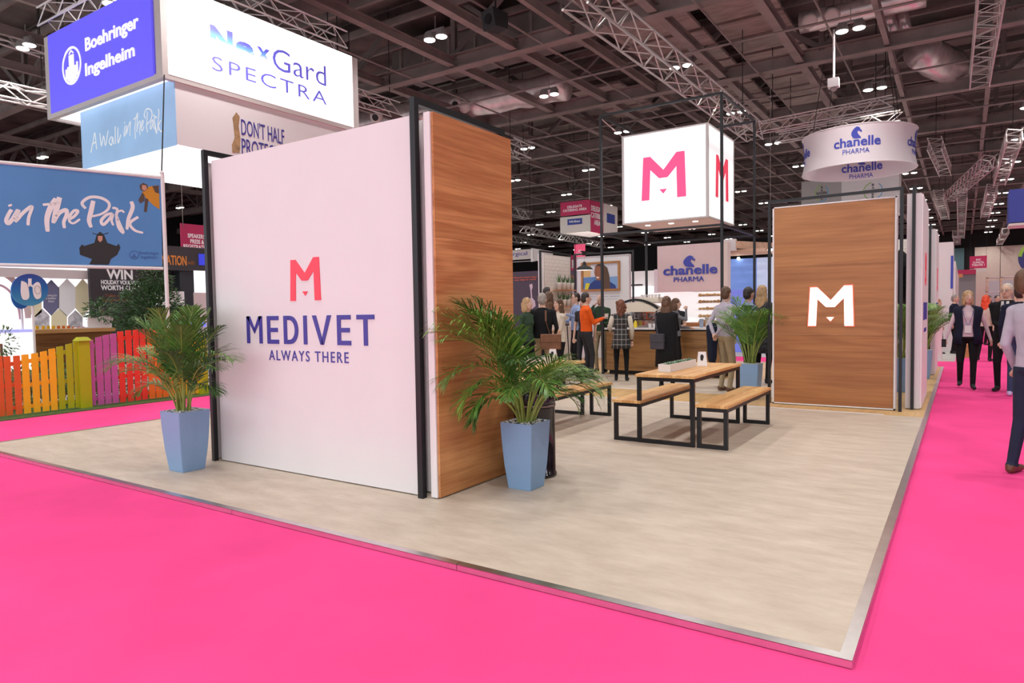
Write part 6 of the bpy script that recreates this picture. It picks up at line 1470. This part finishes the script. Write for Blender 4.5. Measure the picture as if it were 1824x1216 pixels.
pp = PY(14.985); rectp = lambda nm, pts, c, t: (lambda mb: (mb.poly([(x0 + .06 + (x1 - x0 - .12) * a, z0 + .06 + (z1 - z0 - .12) * b) for a, b in pts], pp.M, t, t + .002), mb.build(nm, mat('pic_' + nm + str(len(MC)), c, .5), pf_, **fa)))(MB())
rectp('print_background', [(0, 0), (1, 0), (1, 1), (0, 1)], srgb(205, 210, 222), 0)
rectp('print_shape', [(0, .5), (.22, .5), (.22, 1), (0, 1)], srgb(214, 176, 120), .003)
rectp('print_shape', [(0, 0), (.45, 0), (.45, .5), (0, .48)], srgb(90, 130, 190), .003); rectp('print_shape', [(.6, .0), (.98, 0), (.98, .48), (.6, .46)], srgb(120, 160, 210), .003)
rectp('print_shape', [(.04, 0), (.24, 0), (.2, .24), (.08, .26)], srgb(214, 200, 50), .006)
rectp('print_jacket', [(.14, 0), (.2, .22), (.34, .36), (.5, .34), (.75, .3), (.92, .14), (.95, 0)], srgb(40, 62, 130), .009)
rectp('print_hair', [(.36, .92), (.44, 1), (.58, .98), (.70, .84), (.76, .5), (.78, .0), (.52, .0), (.5, .4), (.42, .7), (.34, .74)], srgb(88, 66, 54), .012)
rectp('print_face', [(.35, .86), (.33, .66), (.36, .5), (.40, .36), (.48, .34), (.56, .5), (.56, .72), (.48, .9), (.41, .93)], srgb(150, 98, 74), .015)
rectp('print_smile', [(.37, .48), (.44, .5), (.48, .46), (.43, .42)], srgb(235, 225, 220), .018)
mb = MB(); text_px(mb, 'No one is known to children - having this', pl, (1036, 530), (1104, 526), t=.004); text_px(mb, 'many to create their own', pl, (1045, 534), (1100, 531), t=.004); mb.build('small_print', mat('ink_pale', srgb(120, 150, 190), .6), pw, W=True)
# pendant lamp
p = at(1041, 481, Y=14.0); pd = thing('pendant_lamp', 'black dome pendant lamp hanging before the picture wall', 'lamp', (p.x, 14.0, p.z)); h_ = 3.05 - p.z
MB().lathe([(.24, 0), (.225, .04), (.16, .10), (.07, .13), (.045, .17), (.05, .21), (.02, .24)], 28, cap=False).build('shade', M_blackm, pd, smooth=True); MB().lathe([(.235, 0.002), (.21, .03), (.02, .03)], 24).build('shade_lining', mat('lamp_inner', (.9, .88, .85), .5, emit=1.2), pd)
MB().tube([(0, 0, .22), (0, 0, h_)], .006, 5).build('cord', M_offw, pd); MB().lathe([(.05, h_ - .1), (.075, h_), (.02, h_)], 16).build('ceiling_rose', M_blackm, pd)
MB().bar((-.1, 0, h_ + .015), (.1, 1.0, h_ + .015), .03).build('support_bar', M_black, pd)

# ================================================================ things on the counter
cm = thing('coffee_machine', 'cream coffee machine with a domed hood and steel groups on the counter', 'coffee machine', (-5.55, 11.35, 1.03)); M_cream2 = mat('machine_cream', (.78, .68, .56), .35); M_chr = mat('chrome', (.6, .58, .58), .15, metal=1)
MB().bevbox(-.42, .36, -.24, .24, .02, .16, .02).build('drip_base', M_chr, cm); MB().bevbox(-.40, .34, -.02, .24, .16, .40, .02).build('rear_body', M_chr, cm)
n = 14; hd_ = [[V(-.44 + .80 * k / 12, -.26, .36 + .20 * math.sin(math.pi * min(1, (k + 3.2) / 15.5)) ** .8), V(-.44 + .80 * k / 12, .26, .36 + .20 * math.sin(math.pi * min(1, (k + 3.2) / 15.5)) ** .8), V(-.44 + .80 * k / 12, .26, .34), V(-.44 + .80 * k / 12, -.26, .34)] for k in range(13)]
MB().loft(hd_).build('hood', M_cream2, cm)
arc = [V(-.46 + .84 * k / 12, -.27, .39 + .22 * math.sin(math.pi * min(1, (k + 3.2) / 15.5)) ** .8) for k in range(13)]
mb = MB()
for a, b in zip(arc[:-1], arc[1:]): mb.bar(a, b, .02, .05)
mb.build('dark_trim', M_blackm, cm); MB().bevbox(-.15, .36, -.2, .24, .53, .66, .015).build('cup_tray', M_cream2, cm)
for x in (-.22, .02, .22):
    MB().lathe([(.035, .20), (.04, .30), (.03, .31)], 14, (x, -.16, 0)).build('group_head', M_chr, cm); MB().tube([(x, -.18, .22), (x, -.32, .20)], .012, 8).build('portafilter', M_blackm, cm)
for x in (-.36, .33): MB().tube([(x, -.2, .34), (x, -.25, .25), (x, -.24, .12)], .008, 6).build('steam_wand', M_chr, cm)
for i in range(6): MB().lathe([(.025, .66), (.035, .72), (.035, .725)], 10, (-.10 + .08 * i, 0, 0)).build('cup', M_white2, cm)
def small(name, lb, cat, x, y, prof, m, grp=None, z=1.03):
    o = MB().lathe(prof, 16).build(name, m, smooth=False); o.location = (x, y, z); return tag(o, lb, cat, grp)
small('milk_jug', 'small steel milk jug on the counter right of the coffee machine', 'jug', -5.02, 11.1, [(.04, 0), (.045, .06), (.035, .11), (.038, .12)], M_chr)
small('grinder', 'dark coffee grinder standing beside the coffee machine', 'grinder', -4.98, 11.4, [(.08, 0), (.07, .25), (.05, .26), (.09, .42), (.08, .43)], M_blackm)
small('squeeze_bottle', 'bright yellow bottle beside the coffee machine', 'bottle', -5.65, 10.98, [(.035, 0), (.04, .08), (.03, .12), (.01, .16)], mat('yellow_plastic', (.85, .65, .03), .4))
small('glass_jar', 'jar of straws on the counter right of the black coat', 'jar', -4.22, 11.1, [(.04, 0), (.045, .17), (.04, .18)], mat('jar_blue', (.35, .42, .55), .2))
small('glass_jar', 'second taller jar beside the jar of straws', 'jar', -4.12, 11.15, [(.04, 0), (.04, .21), (.03, .22)], mat('jar_amber', (.5, .42, .34), .2))
for i in range(4): small('cup', 'white cup in a row on the counter behind the plaid dress', 'cup', -5.30 + .10 * i, 10.95, [(.03, 0), (.038, .09), (.04, .09)], M_white2, 'cups along the counter')
tl3 = thing('card_reader', 'white till device standing on the counter', 'device', (-4.0, 11.0, 1.03)); MB().loft([[V(-.08, -.06, 0), V(.08, -.06, 0), V(.08, .08, 0), V(-.08, .08, 0)], [V(-.06, .03, .16), V(.06, .03, .16), V(.06, .07, .16), V(-.06, .07, .16)]]).build('casing', M_white2, tl3); MB().box(-.04, .04, -.03, -.02, .06, .12).build('keypad', M_blackm, tl3)
bx = thing('till', 'grey till drawer at the left end of the counter', 'till', (-6.05, 11.2, 1.03)); MB().bevbox(-.2, .2, -.15, .15, 0, .16, .008).build('drawer', cloth('till_grey', (.09, .085, .09)), bx); MB().bevbox(-.22, .22, -.17, .17, .16, .185, .006).build('lid', M_offw, bx)
# barrier stool beside the tiled wall
st = thing('bar_table', 'tall black bar table by the tiled wall', 'table', (-8.2, 12.3, 0)); MB().bevbox(-.35, .35, -.3, .3, 1.05, 1.09, .005).build('top', M_blackm, st)
for sx in (-1, 1):
    for sy in (-1, 1): MB().tube([(sx * .22, sy * .2, 1.05), (sx * .32, sy * .28, 0)], .014, 8).build('leg', M_black, st)

# ================================================================ further stands
def stand(label, x0, x1, y0, y1, h, m, parts=()):
    t = thing('exhibition_stand', label, 'stand', ((x0 + x1) / 2, y0, 0)); MB().box(x0, x1, y0, y1, GZ, h).build('wall', m, t, W=True)
    for nm, b, mm in parts: MB().box(*b).build(nm, mm, t, W=True)
    return t
M_st1 = mat('stand_white', (.76, .70, .70), .6); M_st2 = mat('stand_rose', (.60, .50, .54), .6); 
stand('white stand glimpsed through the frame tower left of the seahorse board', -10.7, -9.0, 22, 22.3, 2.9, M_st1, (('lit_shelf', (-10.6, -9.6, 21.6, 21.99, 1.9, 2.3), M_brite), ('counter_front', (-10.6, -9.0, 21.3, 21.6, GZ, 1.9), M_st2), ('dark_gap', (-10.6, -9.9, 21.55, 21.6, 2.32, 2.38), M_blackm)))
stand('second white stand with small blue mark right behind the tower post', -9.0, -7.6, 20.5, 20.8, 2.85, M_st2, (('lit_box', (-8.7, -7.6, 20.2, 20.49, 1.9, 2.45), M_brite), ('blue_mark', (-8.4, -8.1, 20.48, 20.5, 2.55, 2.7), M_navy)))
rw = stand('tall white stand wall with blue upright lettering beyond the end walls', -.36, .08, 21.8, 24, 3.32, M_st1, (('lit_panel', (-.7, -.45, 21.7, 21.8, 2.9, 3.1), M_brite), ('blue_strip', (.02, .085, 21.79, 21.8, 1.9, 2.9), M_blue)))
stand('long white stand beyond, along the left side of the far aisle', -.6, .1, 27, 46, 3.0, M_st1, (('orange_top', (-.6, .3, 46, 46.3, 3.0, 3.2), mat('orange_trim', srgb(200, 130, 80), .6)),))
stand('grey stand unit far down the aisle', .0, 1.0, 50, 50.4, 3.6, mat('unit_grey', (.22, .21, .22), .7), (('header', (0, 1.0, 49.9, 50, 3.3, 3.6), M_crim),))
sh = thing('shelving_unit', 'pale open shelving unit on the right of the far aisle', 'shelving', (2.0, 32, 0))
a = at(1757, 494, Y=30); b = at(1830, 492, Y=30)
for x in (a.x, a.x + .45, a.x + .9, b.x): MB().box(x, x + .07, 30, 30.6, GZ, a.z).build('upright', M_palewood, sh, W=True)
for z in (.4, .9, 1.4, 1.9, a.z): MB().box(a.x, b.x, 30, 30.6, z - .03, z).build('shelf', M_st1, sh, W=True)
MB().box(a.x, b.x + 2, 31.5, 31.6, GZ, a.z - .1).build('back_panel', mat('stand_lilac', (.62, .56, .62), .6), sh, W=True)
MB().box(a.x + .5, b.x, 30.3, 30.5, 1.45, 1.75).build('boxes', M_white2, sh, W=True)
bb = thing('hanging_sign', 'deep blue hanging box at the right edge', 'sign', (1.7, 20, 3.6)); M_dblue = mat('box_blue', srgb(52, 62, 148), .6)
a = at(1797, 402, Y=20); MB().box(a.x, a.x + 1.2, 20, 21.0, a.z + .08, at(1797, 338, Y=20).z).build('box', M_dblue, bb, W=True); MB().box(a.x, a.x + 1.2, 20, 21.0, a.z, a.z + .06).build('rim', M_offw, bb, W=True); MB().box(a.x + .06, a.x + 1.14, 20.05, 20.95, a.z + .06, a.z + .08).build('dark_inside', M_blackm, bb, W=True)
MB().tube([(a.x + .5, 20.5, 4.6), (a.x + .5, 20.5, 11.6)], .012, 5).build('hanging_wire', M_blackm, bb, W=True)
rs_ = thing('round_sign', 'large dark blue and green disc cut by the right edge above the heads', 'sign', (2.2, 26, 2.2)); pl = PY(26.0); c_ = pl.px(1853, 458)
mb = MB(); mb.poly([(c_[0] + 0.60 * math.cos(q), c_[1] + 0.60 * math.sin(q)) for q in [2 * math.pi * k / 40 for k in range(40)]], pl.M, -.05, 0); mb.build('disc', mat('disc_navy', srgb(44, 46, 112), .5), rs_, W=True)
mb = MB(); ribbon(mb, pl, [(c_[0] + 0.55 * math.cos(q), c_[1] + 0.55 * math.sin(q)) for q in [math.pi * .55 + math.pi * .42 * k / 16 for k in range(17)]], .10, .001, .01); mb.build('green_arc', mat('arc_lime', srgb(140, 180, 60), .5), rs_, W=True)
MB().tube([(c_[0], 26.1, c_[1]), (c_[0] + .3, 26.1, 11.6)], .012, 5).build('hanging_wire', M_blackm, rs_, W=True)
bt = thing('leaning_board', 'pale board leaning by the aisle beyond the end walls', 'board', (.35, 19.2, GZ)); MB().loft([[V(.2, 19.2, GZ), V(.55, 19.2, GZ), V(.55, 19.24, GZ), V(.2, 19.24, GZ)], [V(.35, 19.5, .9), V(.6, 19.5, .9), V(.6, 19.54, .9), V(.35, 19.54, .9)]]).build('board', M_oakedge, bt, W=True)
stand('low white stand counter just beyond the further end wall', -.9, -.1, 17.9, 18.6, 1.05, M_st1)

# ================================================================ pieces that belong to a part
RULES = {'person': {'eye': 'body', 'eyebrow': 'body', 'mouth': 'body', 'badge': 'lanyard'}, 'potted_palm': {'pebbles': 'pot', 'liner_rim': 'pot'},
 'display_wall_block': {'letter': 'front_panel', 'tagline': 'front_panel', 'logo': 'front_panel'}, 'white_end_wall': {'letter': 'face_board', 'tagline': 'face_board', 'logo': 'face_board'},
 'oak_display_wall': {'glowing_letter': 'letter_back'}, 'loudspeaker': {'cone': 'cabinet'}, 'security_camera': {'dome': 'body'}, 'tent_card': {'picture': 'folded_card'}, 'television': {'screen': 'casing'},
 'poster_wall': {'lettering': 'panel', 'white_lettering': 'panel', 'orange_lettering': 'panel', 'printed_spoon': 'panel', 'printed_dog': 'panel'}, 'banner': {'brush_stroke': 'fabric', 'printed_figure': 'fabric', 'printed_face': 'fabric', 'printed_suit': 'fabric', 'printed_limbs': 'fabric', 'small_logo': 'fabric'},
 'chanelle_stand': {'lettering': 'board', 'seahorse_emblem': 'board'}, 'framed_picture': {'print_shape': 'print_background', 'print_jacket': 'print_background', 'print_hair': 'print_background', 'print_face': 'print_background', 'print_smile': 'print_background'},
 'round_banner': {'lettering': 'fabric', 'seahorse_emblem': 'fabric'}, 'round_sign': {'lungs': 'disc', 'emblem_ring': 'disc', 'green_arc': 'disc'}, 'hexagon_wall': {'hexagon_text': 'hexagon'}, 'pendant_lamp': {'shade_lining': 'shade'}, 'picture_wall': {'small_print': 'panel'},
 'hanging_lightbox': {'emblem': 'violet_face', 'brush_stroke': 'sky_face'}, 'potted_aloe': {'leaves': 'pot'}, 'litter_bin': {'flap': 'domed_lid', 'rim_band': 'body'}, 'planter_box': {'succulent': 'soil'}}
base_ = lambda n: n.split('.')[0]
for o in list(bpy.data.objects):
    if o.parent is not None: continue
    b = base_(o.name); kids = list(o.children)
    if b in RULES:
        for ch_ in kids:
            tgt = RULES[b].get(base_(ch_.name))
            if tgt:
                pp_ = [k for k in kids if base_(k.name) == tgt]
                if pp_: ch_.parent = pp_[0]
    if b in ('potted_palm', 'ceiling_light'):
        A_, B_ = ('frond', 'stem') if b == 'potted_palm' else ('housing', 'lens')
        aa = [k for k in kids if base_(k.name) == A_]; bb_ = [k for k in kids if base_(k.name) == B_]
        for p_, q_ in zip(aa, bb_): q_.parent = p_; q_.location = (0, 0, 0)
